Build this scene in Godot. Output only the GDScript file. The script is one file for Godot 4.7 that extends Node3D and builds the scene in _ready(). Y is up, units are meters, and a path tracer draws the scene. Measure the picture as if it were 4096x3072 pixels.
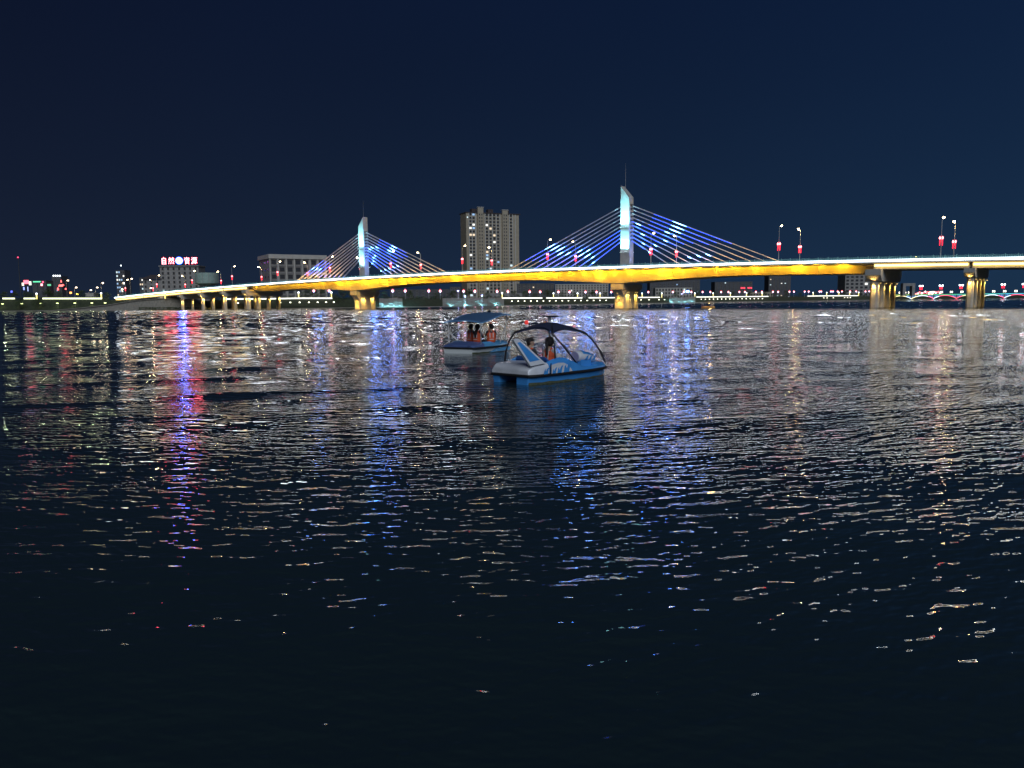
extends Node3D
# Night river: a cable-stayed bridge with light strips, two pedal boats, a lit far bank.

const F := 3070.0          # focal length in pixels of the 4096 x 3072 photograph
const LENS := 3053.0       # the lens of the camera itself, allowing for its downward tilt
const EYE := 2.6           # height of the lens above the water
var cam: Camera3D
var rng := RandomNumberGenerator.new()
var taken := {}
var mats := {}

# ------------------------------------------------------------------ mesh builder
class MB:
	var v := PackedVector3Array()
	var c := PackedColorArray()
	var col := Color(1, 1, 1)
	var use_col := false
	func tri(a: Vector3, b: Vector3, d: Vector3) -> void:
		v.append(a); v.append(b); v.append(d)
		if use_col:
			c.append(col); c.append(col); c.append(col)
	func quad(a: Vector3, b: Vector3, d: Vector3, e: Vector3) -> void:
		tri(a, b, d); tri(a, d, e)
	func box(at: Vector3, s: Vector3, b := Basis.IDENTITY) -> void:
		var h := s * 0.5
		var p: Array[Vector3] = []
		for k in 8:
			p.append(at + b * Vector3(h.x if k & 1 else -h.x, h.y if k & 2 else -h.y, h.z if k & 4 else -h.z))
		quad(p[0], p[2], p[3], p[1]); quad(p[5], p[7], p[6], p[4])
		quad(p[4], p[6], p[2], p[0]); quad(p[1], p[3], p[7], p[5])
		quad(p[2], p[6], p[7], p[3]); quad(p[4], p[0], p[1], p[5])
	func beam(a: Vector3, b: Vector3, w: float, h: float) -> void:
		var z := (b - a).normalized()
		var up := Vector3.UP if absf(z.y) < 0.95 else Vector3.RIGHT
		var x := up.cross(z).normalized()
		box((a + b) * 0.5, Vector3(w, h, (b - a).length()), Basis(x, z.cross(x), z))
	func loft(rings: Array, closed := true, cap := true) -> void:
		for i in rings.size() - 1:
			var A: Array = rings[i]
			var B: Array = rings[i + 1]
			var n := A.size()
			for k in (n if closed else n - 1):
				var k2 := (k + 1) % n
				quad(A[k], B[k], B[k2], A[k2])
		if cap and closed:
			fan(rings[0], false); fan(rings[rings.size() - 1], true)
	func fan(r: Array, flip: bool) -> void:
		var m := Vector3.ZERO
		for p in r: m += p
		m /= r.size()
		for k in r.size():
			var a: Vector3 = r[k]
			var b: Vector3 = r[(k + 1) % r.size()]
			if flip: tri(m, b, a)
			else: tri(m, a, b)
	func tube(pts: Array, r0: float, r1 := -1.0, sides := 8) -> void:
		if r1 < 0.0: r1 = r0
		var rings := []
		for i in pts.size():
			var p: Vector3 = pts[i]
			var q: Vector3 = pts[mini(i + 1, pts.size() - 1)]
			var o: Vector3 = pts[maxi(i - 1, 0)]
			var z := (q - o).normalized()
			var up := Vector3.UP if absf(z.y) < 0.9 else Vector3.RIGHT
			var x := up.cross(z).normalized()
			var y := z.cross(x)
			var r := lerpf(r0, r1, float(i) / maxf(1.0, pts.size() - 1))
			var ring := []
			for k in sides:
				var a := -TAU * k / sides
				ring.append(p + x * cos(a) * r + y * sin(a) * r)
			rings.append(ring)
		loft(rings)
	func lathe(at: Vector3, prof: Array, sides := 10) -> void:
		var rings := []
		for q in prof:
			var ring := []
			for k in sides:
				var a := TAU * k / sides
				ring.append(at + Vector3(cos(a) * q[0], q[1], sin(a) * q[0]))
			rings.append(ring)
		loft(rings)
	func prism(poly: Array, off: Vector3) -> void:
		# poly: convex or star-shaped outline of Vector3, extruded by off
		var B := []
		for p in poly: B.append(p + off)
		loft([poly, B])
	func plate(poly2: PackedVector2Array, o: Vector3, ux: Vector3, uy: Vector3, thick: Vector3) -> void:
		# any simple 2-D outline, extruded
		var ids := Geometry2D.triangulate_polygon(poly2)
		var P := []
		for q in poly2: P.append(o + ux * q.x + uy * q.y)
		for i in range(0, ids.size(), 3):
			tri(P[ids[i]], P[ids[i + 1]], P[ids[i + 2]])
			tri(P[ids[i]] + thick, P[ids[i + 2]] + thick, P[ids[i + 1]] + thick)
		for k in P.size():
			var k2 := (k + 1) % P.size()
			quad(P[k], P[k] + thick, P[k2] + thick, P[k2])
	func ball(at: Vector3, r: Vector3, sides := 10, rows := 7) -> void:
		var rings := []
		for i in rows + 1:
			var f := PI * (0.02 + 0.96 * i / rows)
			var ring := []
			for k in sides:
				var a := TAU * k / sides
				ring.append(at + Vector3(sin(f) * cos(a) * r.x, -cos(f) * r.y, sin(f) * sin(a) * r.z))
			rings.append(ring)
		loft(rings)
	func mesh(smooth := false, crease := 50.0) -> ArrayMesh:
		var n := PackedVector3Array()
		n.resize(v.size())
		var fn := PackedVector3Array()
		fn.resize(v.size() / 3)
		for i in range(0, v.size(), 3):
			var w := (v[i + 2] - v[i]).cross(v[i + 1] - v[i])
			fn[i / 3] = w
			if not smooth:
				var u := w.normalized() if w.length_squared() > 1e-16 else Vector3.UP
				n[i] = u; n[i + 1] = u; n[i + 2] = u
		if smooth:
			var at := {}
			for i in v.size():
				var k := Vector3i((v[i] * 2000.0).round())
				if at.has(k): at[k].append(i / 3)
				else: at[k] = [i / 3]
			var lim := cos(deg_to_rad(crease))
			for i in v.size():
				var k := Vector3i((v[i] * 2000.0).round())
				var own := fn[i / 3].normalized()
				var s := Vector3.ZERO
				for t in at[k]:
					if fn[t].normalized().dot(own) >= lim: s += fn[t]
				n[i] = s.normalized() if s.length_squared() > 1e-18 else Vector3.UP
		var arr := []
		arr.resize(Mesh.ARRAY_MAX)
		arr[Mesh.ARRAY_VERTEX] = v
		arr[Mesh.ARRAY_NORMAL] = n
		if use_col: arr[Mesh.ARRAY_COLOR] = c
		var m := ArrayMesh.new()
		m.add_surface_from_arrays(Mesh.PRIMITIVE_TRIANGLES, arr)
		return m

# ------------------------------------------------------------------ node helpers
func numbered(called: String) -> String:
	var k: int = taken.get(called, -1) + 1
	taken[called] = k
	return called if k == 0 else "%s_%03d" % [called, k]

func tag(o: Node3D, label: String, category: String, group := "") -> Node3D:
	o.set_meta("label", label)
	o.set_meta("category", category)
	o.set_meta("kind", "thing")
	if group: o.set_meta("group", group)
	return o

func thing(called: String, label: String, category: String, where := Vector3.ZERO, turn := 0.0, group := "") -> Node3D:
	var o := Node3D.new()
	o.name = numbered(called)
	add_child(o)
	o.position = where
	o.rotation.y = turn
	return tag(o, label, category, group)

func copy_of(src: Node3D, label: String, where: Vector3, turn: float) -> Node3D:
	var o: Node3D = src.duplicate()
	var base := String(src.name)
	if base.length() > 4 and base[-4] == "_" and base.right(3).is_valid_int(): base = base.left(-4)
	o.name = numbered(base)
	add_child(o)
	o.position = where
	o.rotation.y = turn
	if label: o.set_meta("label", label)
	return o

func part(called: String, m: Mesh, material: Material, parent: Node3D, where := Vector3.ZERO) -> MeshInstance3D:
	var o := MeshInstance3D.new()
	o.name = called
	o.mesh = m
	o.material_override = null
	for k in m.get_surface_count(): o.set_surface_override_material(k, material)
	o.position = where
	parent.add_child(o, true)
	return o

func struct(called: String, m: Mesh, material: Material) -> MeshInstance3D:
	var o := part(numbered(called), m, material, self)
	o.set_meta("kind", "structure")
	return o

func lin(c: Color) -> Color:
	return c.linear_to_srgb()

# colours are linear real-world values
func mat(called: String, c: Color, rough := 0.7, metal := 0.0, spec := 0.5) -> StandardMaterial3D:
	if mats.has(called): return mats[called]
	var m := StandardMaterial3D.new()
	m.resource_name = called
	m.albedo_color = lin(c)
	m.roughness = rough
	m.metallic = metal
	m.metallic_specular = spec
	mats[called] = m
	return m

func glow(called: String, c: Color, energy: float, body := Color(0.6, 0.6, 0.6)) -> StandardMaterial3D:
	if mats.has(called): return mats[called]
	var m := mat(called, body, 0.5)
	m.emission_enabled = true
	m.emission = lin(c)
	m.emission_energy_multiplier = energy
	return m

# grain and patches in a colour texture laid on by world position
func grainy(called: String, c0: Color, c1: Color, scale: float, rough := 0.85, oct := 5, sd := 3, freq := 0.02) -> StandardMaterial3D:
	if mats.has(called): return mats[called]
	var n := FastNoiseLite.new()
	n.seed = sd
	n.frequency = freq
	n.fractal_octaves = oct
	var g := Gradient.new()
	g.set_color(0, lin(c0))
	g.set_color(1, lin(c1))
	var t := NoiseTexture2D.new()
	t.width = 256; t.height = 256
	t.seamless = true
	t.noise = n
	t.color_ramp = g
	var m := StandardMaterial3D.new()
	m.resource_name = called
	m.albedo_texture = t
	m.uv1_triplanar = true
	m.uv1_world_triplanar = true
	m.uv1_scale = Vector3.ONE * scale
	m.roughness = rough
	mats[called] = m
	return m

func omni(parent: Node3D, where: Vector3, c: Color, energy: float, size := 0.1) -> void:
	var l := OmniLight3D.new()
	l.name = "lamp_light"
	parent.add_child(l, true)
	l.position = where
	l.light_color = lin(c)
	l.light_energy = energy
	l.light_size = size
	l.omni_range = 80.0
	l.omni_attenuation = 2.0
	l.shadow_enabled = true

func spot(parent: Node3D, where: Vector3, towards: Vector3, c: Color, energy: float, angle: float, size := 0.06, blend := 0.8) -> void:
	var l := SpotLight3D.new()
	l.name = "lamp_light"
	parent.add_child(l, true)
	l.position = where
	var z := -towards.normalized()
	var up := Vector3.UP if absf(z.y) < 0.95 else Vector3.RIGHT
	var x := up.cross(z).normalized()
	l.basis = Basis(x, z.cross(x), z)
	l.light_color = lin(c)
	l.light_energy = energy
	l.spot_angle = angle
	l.spot_angle_attenuation = blend
	l.light_size = size
	l.spot_range = 80.0
	l.spot_attenuation = 2.0
	l.shadow_enabled = true

func area(parent: Node3D, where: Vector3, towards: Vector3, along: Vector3, size: Vector2, c: Color, energy: float) -> void:
	var l := AreaLight3D.new()
	l.name = "lamp_light"
	parent.add_child(l, true)
	l.position = where
	var z := -towards.normalized()
	var x := along.normalized()
	x = (x - z * x.dot(z)).normalized()
	l.basis = Basis(x, z.cross(x), z)
	l.area_size = size
	l.light_color = lin(c)
	l.light_energy = energy
	l.area_range = 80.0
	l.shadow_enabled = true

# where a photograph pixel lies at a given distance straight ahead
func P(px: float, py: float, depth: float) -> Vector3:
	var d := cam.basis * Vector3((px - 2048.0) / LENS, (1536.0 - py) / LENS, -1.0)
	return Vector3(0, EYE, 0) + d * (depth / -d.z)

func G(px: float, depth: float, y := 0.0) -> Vector3:
	var p := P(px, 1206.0 - 0.011 * (px - 2048.0), depth)
	return Vector3(p.x, y, p.z)

func _ready() -> void:
	rng.seed = 20240611
	setup_view()
	build_water()
	build_ground()
	build_bridge()
	build_street_lamps()
	build_far_bank()
	build_buildings()
	build_trees()
	build_arch_bridge()
	build_boats()

func setup_view() -> void:
	cam = Camera3D.new()
	cam.name = "camera"
	add_child(cam)
	cam.position = Vector3(0, EYE, 0)
	cam.fov = rad_to_deg(2.0 * atan(1536.0 / LENS))
	cam.keep_aspect = Camera3D.KEEP_HEIGHT
	cam.near = 0.1
	cam.far = 9000.0
	cam.basis = Basis(Vector3.RIGHT, -atan(330.0 / LENS)) * Basis(Vector3.BACK, -atan(0.011))
	cam.current = true
	var e := Environment.new()
	e.background_mode = Environment.BG_SKY
	e.tonemap_mode = Environment.TONE_MAPPER_LINEAR
	e.tonemap_exposure = 1.0
	e.sdfgi_enabled = true
	e.ssao_enabled = true
	e.ssil_enabled = true
	# night sky: navy overhead, paler and slightly teal low down, the last dusk to the right
	var haze := FastNoiseLite.new()
	haze.seed = 4
	haze.frequency = 0.03
	var im := Image.create(256, 128, false, Image.FORMAT_RGBAF)
	for y in 128:
		var el := (0.5 - (y + 0.5) / 128.0) * PI
		for x in 256:
			var az := ((x + 0.5) / 256.0 - 0.5) * TAU
			var d := 0.5 + 0.5 * cos(az + deg_to_rad(75.0))
			var low := exp(-maxf(el, 0.0) / 0.26)
			var top := Color(0.0015, 0.0036, 0.0160).lerp(Color(0.0019, 0.0082, 0.042), d)
			var hor := Color(0.0105, 0.0145, 0.030).lerp(Color(0.0110, 0.0400, 0.090), d)
			var c := top.lerp(hor, low) * (1.0 + 0.10 * haze.get_noise_3d(cos(az) * 40.0, el * 90.0, sin(az) * 40.0))
			im.set_pixel(x, y, Color(c.r, c.g, c.b, 1.0))
	var sm := PanoramaSkyMaterial.new()
	sm.panorama = ImageTexture.create_from_image(im)
	var sky := Sky.new()
	sky.sky_material = sm
	e.sky = sky
	var we := WorldEnvironment.new()
	we.name = "environment"
	we.environment = e
	add_child(we)
	# the wide glow of the town behind the camera
	var sun := DirectionalLight3D.new()
	sun.name = "night_glow"
	add_child(sun)
	sun.rotation_degrees = Vector3(-36, 12, 0)
	sun.light_energy = 0.48
	sun.light_angular_distance = 40.0
	sun.light_color = Color(0.90, 0.95, 1.0)
	sun.shadow_enabled = true

# ------------------------------------------------------------------ water
func fft(re: PackedFloat32Array, im: PackedFloat32Array, n: int, rev: PackedInt32Array, wr: PackedFloat32Array, wi: PackedFloat32Array, off: int, stride: int, tr: PackedFloat32Array, ti: PackedFloat32Array) -> void:
	for k in n:
		var s := off + rev[k] * stride
		tr[k] = re[s]
		ti[k] = im[s]
	var half := 1
	while half < n:
		var step := n / (2 * half)
		var base := 0
		while base < n:
			var w := 0
			for j in range(base, base + half):
				var j2 := j + half
				var xr := tr[j2] * wr[w] - ti[j2] * wi[w]
				var xi := tr[j2] * wi[w] + ti[j2] * wr[w]
				tr[j2] = tr[j] - xr
				ti[j2] = ti[j] - xi
				tr[j] += xr
				ti[j] += xi
				w += step
			base += half * 2
		half *= 2
	for k in n:
		re[off + k * stride] = tr[k]
		im[off + k * stride] = ti[k]

# the tilt of small wind ripples on a tile of water, as a normal map (no colour: what they mirror comes from the scene)
func ripple_map(n: int, tile: float, rms: float, dir: float) -> ImageTexture:
	var r := RandomNumberGenerator.new()
	r.seed = 77
	var re := PackedFloat32Array(); re.resize(n * n)
	var im := PackedFloat32Array(); im.resize(n * n)
	# the slope across (x) goes in the real part and the slope along (z) in the imaginary part
	for iz in range(-n / 2 + 1, n / 2):
		for ix in range(-n / 2 + 1, n / 2):
			if iz < 0 or (iz == 0 and ix <= 0): continue
			var kx := TAU * ix / tile
			var kz := TAU * iz / tile
			var k := sqrt(kx * kx + kz * kz)
			var lam := TAU / k
			if lam > 2.2 or lam < 0.06: continue
			var kp := TAU / 0.52
			var th := atan2(kx, kz) - dir
			var q := k / kp
			var sharp := 10.0 / (0.6 + q * 0.5) + 0.9
			var sp := pow(absf(cos(th)), sharp) * exp(-0.9 * pow(q, -3.0)) * pow(q, -2.3)
			var a := sqrt(sp)
			var hr := r.randfn() * a
			var hi := r.randfn() * a
			# height mode h e^{ikx}: slopes are i k h; the tile is real, so add the mirrored mode
			var dx := kx / k
			var dz := kz / k
			var ar := -hi
			var ai := hr
			var p := ((iz + n) % n) * n + (ix + n) % n
			var p2 := ((n - iz) % n) * n + (n - ix) % n
			# F(k) = Sx(k) + i Sz(k);  Sx = dx*(ar + i ai)
			re[p] += dx * ar - dz * ai
			im[p] += dx * ai + dz * ar
			re[p2] += dx * ar + dz * ai
			im[p2] += -dx * ai + dz * ar
	var bits := int(round(log(n) / log(2.0)))
	var rev := PackedInt32Array(); rev.resize(n)
	for k in n:
		var x := k
		var y := 0
		for b in bits:
			y = (y << 1) | (x & 1)
			x >>= 1
		rev[k] = y
	var wr := PackedFloat32Array(); wr.resize(n / 2)
	var wi := PackedFloat32Array(); wi.resize(n / 2)
	for k in n / 2:
		wr[k] = cos(TAU * k / n)
		wi[k] = sin(TAU * k / n)
	var tr := PackedFloat32Array(); tr.resize(n)
	var ti := PackedFloat32Array(); ti.resize(n)
	for y in n: fft(re, im, n, rev, wr, wi, y * n, 1, tr, ti)
	for x in n: fft(re, im, n, rev, wr, wi, x, n, tr, ti)
	var s := 0.0
	for k in n * n: s += re[k] * re[k] + im[k] * im[k]
	var f := rms / sqrt(s / (n * n))
	var data := PackedFloat32Array(); data.resize(n * n * 3)
	for k in n * n:
		var sx := re[k] * f
		var sz := im[k] * f
		var l := 1.0 / sqrt(1.0 + sx * sx + sz * sz)
		data[k * 3] = 0.5 - 0.5 * sx * l
		data[k * 3 + 1] = 0.5 - 0.5 * sz * l
		data[k * 3 + 2] = 0.5 + 0.5 * l
	return ImageTexture.create_from_image(Image.create_from_data(n, n, false, Image.FORMAT_RGBF, data.to_byte_array()))

var chop := []

func build_water() -> void:
	var r := RandomNumberGenerator.new()
	r.seed = 5
	for k in 8:
		var lam := 1.95 * pow(1.15, k)
		var th := r.randfn() * 0.5 + 0.05
		var kk := TAU / lam
		chop.append([kk * sin(th), kk * cos(th), 0.034 * lam / TAU, r.randf() * TAU])
	var tex := ripple_map(1024, 13.0, 0.080, 0.08)
	var m := StandardMaterial3D.new()
	m.resource_name = "river_water"
	m.albedo_color = lin(Color(0.014, 0.026, 0.030))
	m.roughness = 0.03
	m.metallic_specular = 0.42
	m.normal_enabled = true
	m.normal_texture = tex
	m.normal_scale = 1.0
	m.uv1_triplanar = true
	m.uv1_world_triplanar = true
	m.uv1_scale = Vector3.ONE / 13.0
	# rows reach out in growing steps, columns fan wider: one sheet, finest close to the landing stage
	var zs := []
	var z := 14.0
	var dz := 0.22
	while z > -1500.0:
		zs.append(z)
		if z < -470.0: dz = minf(60.0, dz * 1.1)
		else: dz = 0.22 if z > -22.0 else minf(0.6, dz * 1.022)
		z -= dz
	var xs := []
	var x := 0.0
	var dx := 0.24
	while x < 1500.0:
		xs.append(x)
		if x > 0.0: xs.insert(0, -x)
		if x > 330.0: dx = minf(90.0, dx * 1.12)
		else: dx = 0.24 if x < 16.0 else minf(1.35, dx * 1.016)
		x += dx
	var nx := xs.size()
	var V := PackedVector3Array()
	var N := PackedVector3Array()
	var I := PackedInt32Array()
	for zz in zs:
		for xx in xs:
			var y := 0.0
			var sx := 0.0
			var sz := 0.0
			# short chop: low in the lee of the near bank, higher out in the open stream, as far as the sheet is fine enough to hold it
			if zz > -470.0:
				var open_stream := lerpf(0.28, 1.0, smoothstep(-45.0, -130.0, zz))
				for w in chop:
					var ph: float = w[0] * xx + w[1] * zz + w[3]
					y += w[2] * open_stream * sin(ph)
					var cs: float = w[2] * open_stream * cos(ph)
					sx += cs * w[0]
					sz += cs * w[1]
				if zz > -60.0 and absf(xx) < 50.0:
					# the spreading wash behind each pedal boat
					for bo in [[Vector2(-0.08, -24.17), Vector2(0.708, -0.706)], [Vector2(-2.7, -38.9), Vector2(0.545, -0.839)]]:
						var rel: Vector2 = Vector2(xx, zz) - bo[0]
						var back: float = -rel.dot(bo[1])
						if back > 0.2 and back < 40.0:
							var lat: float = absf(rel.cross(bo[1]))
							var sg: float = signf(rel.cross(bo[1]))
							var off: float = (lat - 0.8 - 0.34 * back) / (0.7 + 0.03 * back)
							if absf(off) < 2.4:
								var a := 0.0065 * exp(-off * off) * exp(-back / 22.0) * clampf(back, 0.0, 1.0)
								var kk := TAU / 1.1
								var dirn: Vector2 = -bo[1] * 0.55 + Vector2(bo[1].y, -bo[1].x) * (-sg) * 0.83
								var ph: float = kk * rel.dot(dirn)
								y += a * sin(ph)
								sx += a * kk * dirn.x * cos(ph)
								sz += a * kk * dirn.y * cos(ph)
			V.append(Vector3(xx, y, zz))
			N.append(Vector3(-sx, 1.0, -sz).normalized())
	for i in zs.size() - 1:
		for k in nx - 1:
			var a := i * nx + k
			I.append(a); I.append(a + nx); I.append(a + 1)
			I.append(a + 1); I.append(a + nx); I.append(a + nx + 1)
	var arr := []
	arr.resize(Mesh.ARRAY_MAX)
	arr[Mesh.ARRAY_VERTEX] = V
	arr[Mesh.ARRAY_NORMAL] = N
	arr[Mesh.ARRAY_INDEX] = I
	var me := ArrayMesh.new()
	me.add_surface_from_arrays(Mesh.PRIMITIVE_TRIANGLES, arr)
	struct("river_water", me, m)

# ------------------------------------------------------------------ the bridge
# local frame: x along the bridge (right end nearer), z towards the camera side, origin on the water at mid-span
const TURN := -0.68682
var BASE := Vector3(0, 0, -287) + Vector3(0.7733, 0, 0.6341) * -16.9
const PY := 66.6          # pylons stand at x = -PY and PY
const JOINT := 145.0
const LEFT_END := -292.0
const RIGHT_END := 262.0

func strip_y(x: float) -> float:
	return 13.45 - 6.9e-5 * x * x

func girder_depth(x: float) -> float:
	return 3.2 + 1.9 * pow(maxf(0.0, 1.0 - absf(absf(x) - PY) / 42.0), 1.3)

func bridge_point(x: float, y: float, z: float) -> Vector3:
	return BASE + Basis(Vector3.UP, TURN) * Vector3(x, y, z)

func build_bridge() -> void:
	var B := thing("cable_stayed_bridge", "long cable-stayed road bridge with yellow-lit girder and white light strip", "bridge", BASE, TURN)
	var concrete := grainy("concrete", Color(0.36, 0.34, 0.31), Color(0.52, 0.50, 0.46), 0.09, 0.85, 5, 9)
	var girder_m := grainy("girder_concrete", Color(0.40, 0.38, 0.33), Color(0.60, 0.57, 0.50), 0.07, 0.8, 5, 21)
	var asphalt := mat("asphalt", Color(0.05, 0.05, 0.052), 0.9)
	var steel := mat("rail_steel", Color(0.20, 0.42, 0.40), 0.45)
	var dark := mat("dark_fitting", Color(0.03, 0.03, 0.035), 0.5)
	var white_led := glow("white_led", Color(0.80, 0.90, 1.0), 5.0)
	var gold_led := glow("gold_led", Color(1.0, 0.66, 0.16), 5.0)
	var warm_lens := glow("warm_lens", Color(1.0, 0.66, 0.22), 7.0)
	var amber := Color(1.0, 0.49, 0.012)
	# deck slab in lengths between joints
	var cuts := [LEFT_END, -255.0, -211.0, -189.0, -167.0, -JOINT, -PY, 0.0, PY, JOINT, 167.0, 189.0, 211.0, RIGHT_END]
	for i in cuts.size() - 1:
		var mb := MB.new()
		var top := MB.new()
		var rings := []
		var rt := []
		var a: float = cuts[i] + 0.03
		var b: float = cuts[i + 1] - 0.03
		for k in 9:
			var x := lerpf(a, b, k / 8.0)
			var y := strip_y(x)
			rings.append([Vector3(x, y - 0.34, 10.0), Vector3(x, y - 0.62, 10.0), Vector3(x, y - 0.95, 7.4), Vector3(x, y - 0.95, -7.4), Vector3(x, y - 0.62, -10.0), Vector3(x, y - 0.34, -10.0)])
			rt.append([Vector3(x, y - 0.23, 9.3), Vector3(x, y - 0.335, 9.3), Vector3(x, y - 0.335, -9.3), Vector3(x, y - 0.23, -9.3)])
		mb.loft(rings)
		top.loft(rt)
		part("deck_slab", mb.mesh(), concrete, B)
		part("road_surface", top.mesh(), asphalt, B)
	# box girder of the main spans, a haunch over each pier
	var seg := 0
	var gx := -JOINT
	while gx < JOINT - 0.1:
		var g2 := gx + 14.5
		var mb := MB.new()
		var rings := []
		for k in 5:
			var x := lerpf(gx + 0.05, g2 - 0.05, k / 4.0)
			var y := strip_y(x)
			var d := girder_depth(x)
			var pull := 0.9 * clampf((absf(x) - JOINT + 3.5) / 3.5, 0.0, 1.0)
			rings.append([Vector3(x, y - 0.96, 7.3), Vector3(x, y - 1.35, 7.15), Vector3(x, y - d + pull, 6.1), Vector3(x, y - d + pull, -6.1), Vector3(x, y - 1.35, -7.15), Vector3(x, y - 0.96, -7.3)])
		mb.loft(rings)
		part("girder_segment", mb.mesh(), girder_m, B)
		gx = g2
		seg += 1
	# approach beams
	for i in cuts.size() - 1:
		var a: float = cuts[i] + 0.25
		var b: float = cuts[i + 1] - 0.25
		if a > -JOINT and b < JOINT: continue
		for z in [8.7, 3.6, -3.6, -8.7]:
			var mb := MB.new()
			var rings := []
			for k in 3:
				var x := lerpf(a, b, k / 2.0)
				var y := strip_y(x)
				var t := 0.98 if absf(z) < 5.0 else 0.86
				rings.append([Vector3(x, y - t, z + 0.55), Vector3(x, y - 2.15, z + 0.45), Vector3(x, y - 2.15, z - 0.45), Vector3(x, y - t, z - 0.55)])
			mb.loft(rings)
			part("approach_beam", mb.mesh(), concrete, B)
		# the gold light bar along the outer beam
		if b > -280.0:
			var bar := MB.new()
			bar.beam(Vector3(a + 0.3, strip_y(a) - 1.22, 9.42), Vector3(b - 0.3, strip_y(b) - 1.22, 9.42), 0.16, 0.56)
			part("gold_light_bar", bar.mesh(), gold_led, B)
			area(B, Vector3((a + b) / 2, strip_y((a + b) / 2) - 1.22, 9.55), Vector3(0, -0.15, 1), Vector3(1, 0, 0), Vector2(b - a - 1.0, 0.4), Color(1.0, 0.72, 0.22), 5.0)
			area(B, Vector3((a + b) / 2, strip_y((a + b) / 2) - 1.55, 9.42), Vector3(0, -1.0, -0.35), Vector3(1, 0, 0), Vector2(b - a - 1.0, 0.14), Color(1.0, 0.62, 0.14), 7.0)
	# white light strip along both edges, in lengths, and the light each gives to the river
	var x0 := LEFT_END
	while x0 < RIGHT_END - 1.0:
		var x1 := minf(x0 + 19.9, RIGHT_END)
		for side in [1.0, -1.0]:
			var mb := MB.new()
			mb.beam(Vector3(x0 + 0.04, strip_y(x0), 10.07 * side), Vector3(x1 - 0.04, strip_y(x1), 10.07 * side), 0.12, 0.52)
			part("white_light_strip", mb.mesh(), white_led, B)
		var xm := (x0 + x1) / 2
		area(B, Vector3(xm, strip_y(xm), 10.17), Vector3(0, 0, 1), Vector3(1, (strip_y(x1) - strip_y(x0)) / (x1 - x0), 0), Vector2(x1 - x0 - 0.2, 0.5), Color(0.84, 0.92, 1.0), lerpf(20.0, 46.0, clampf((xm + 200.0) / 260.0, 0.0, 1.0)))
		x0 = x1
	# railing on the near edge: posts and four rails; the far edge carries a plain parapet
	var post := MB.new()
	post.box(Vector3(0, 0.72, 0), Vector3(0.09, 1.4, 0.09))
	post.box(Vector3(0, 1.46, 0), Vector3(0.13, 0.08, 0.13))
	var post_mesh := post.mesh()
	var px := LEFT_END + 1.0
	while px < RIGHT_END:
		part("railing_post", post_mesh, steel, B, Vector3(px, strip_y(px) - 0.33, 9.72))
		px += 2.5
	for side in [1.0, -1.0]:
		for hgt in [0.5, 0.75, 1.0, 1.25]:
			var mb := MB.new()
			var rings := []
			for k in 60:
				var x := lerpf(LEFT_END, RIGHT_END, k / 59.0)
				var y: float = strip_y(x) - 0.33 + hgt
				rings.append([Vector3(x, y + 0.03, 9.75 * side), Vector3(x, y - 0.03, 9.75 * side), Vector3(x, y - 0.03, 9.69 * side), Vector3(x, y + 0.03, 9.69 * side)])
			mb.loft(rings)
			part("railing_bar", mb.mesh(), steel, B)
	var bal := MB.new()
	var bx := LEFT_END + 0.2
	while bx < RIGHT_END:
		bal.box(Vector3(bx, strip_y(bx) + 0.5, 9.72), Vector3(0.04, 0.86, 0.04))
		bx += 0.42
	var bo := part("baluster_row", bal.mesh(), steel, B)
	bo.set_meta("kind", "stuff")
	# flood lamps hung under the edge that wash the girder gold
	var lamp := MB.new()
	lamp.box(Vector3.ZERO, Vector3(2.2, 0.14, 0.2))
	lamp.box(Vector3(0, 0.14, 0.05), Vector3(0.08, 0.2, 0.08))
	var lamp_mesh := lamp.mesh()
	var lens := MB.new()
	lens.box(Vector3(0, -0.02, -0.115), Vector3(2.1, 0.09, 0.03))
	var lens_mesh := lens.mesh()
	var fx := -JOINT + 5.0
	var lr := RandomNumberGenerator.new()
	lr.seed = 12
	while fx < JOINT - 2.0:
		var y := strip_y(fx) - 0.86
		var o := part("girder_floodlight", lamp_mesh, dark, B, Vector3(fx, y, 9.6))
		part("lens", lens_mesh, warm_lens, o)
		var e := (lr.randf_range(22.0, 60.0) + 70.0 * pow(lr.randf(), 2.0)) * (0.5 if fx < -PY - 10.0 else 1.0)
		area(B, Vector3(fx, y - 0.04, 9.45), Vector3(0, -0.55, -1.0), Vector3(1, 0, 0), Vector2(2.6, 0.12), amber, e)
		fx += 5.9
	build_pylon(B, -PY, 1.0, concrete)
	build_pylon(B, PY, -1.0, concrete)
	build_main_pier(B, -PY, concrete, warm_lens, dark)
	build_main_pier(B, PY, concrete, warm_lens, dark)
	for x in [145.6, 167.0, 189.0, 211.0, 236.0, -145.6, -167.0, -189.0, -211.0, -233.0]:
		build_approach_pier(B, x, concrete, warm_lens, dark)

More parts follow.
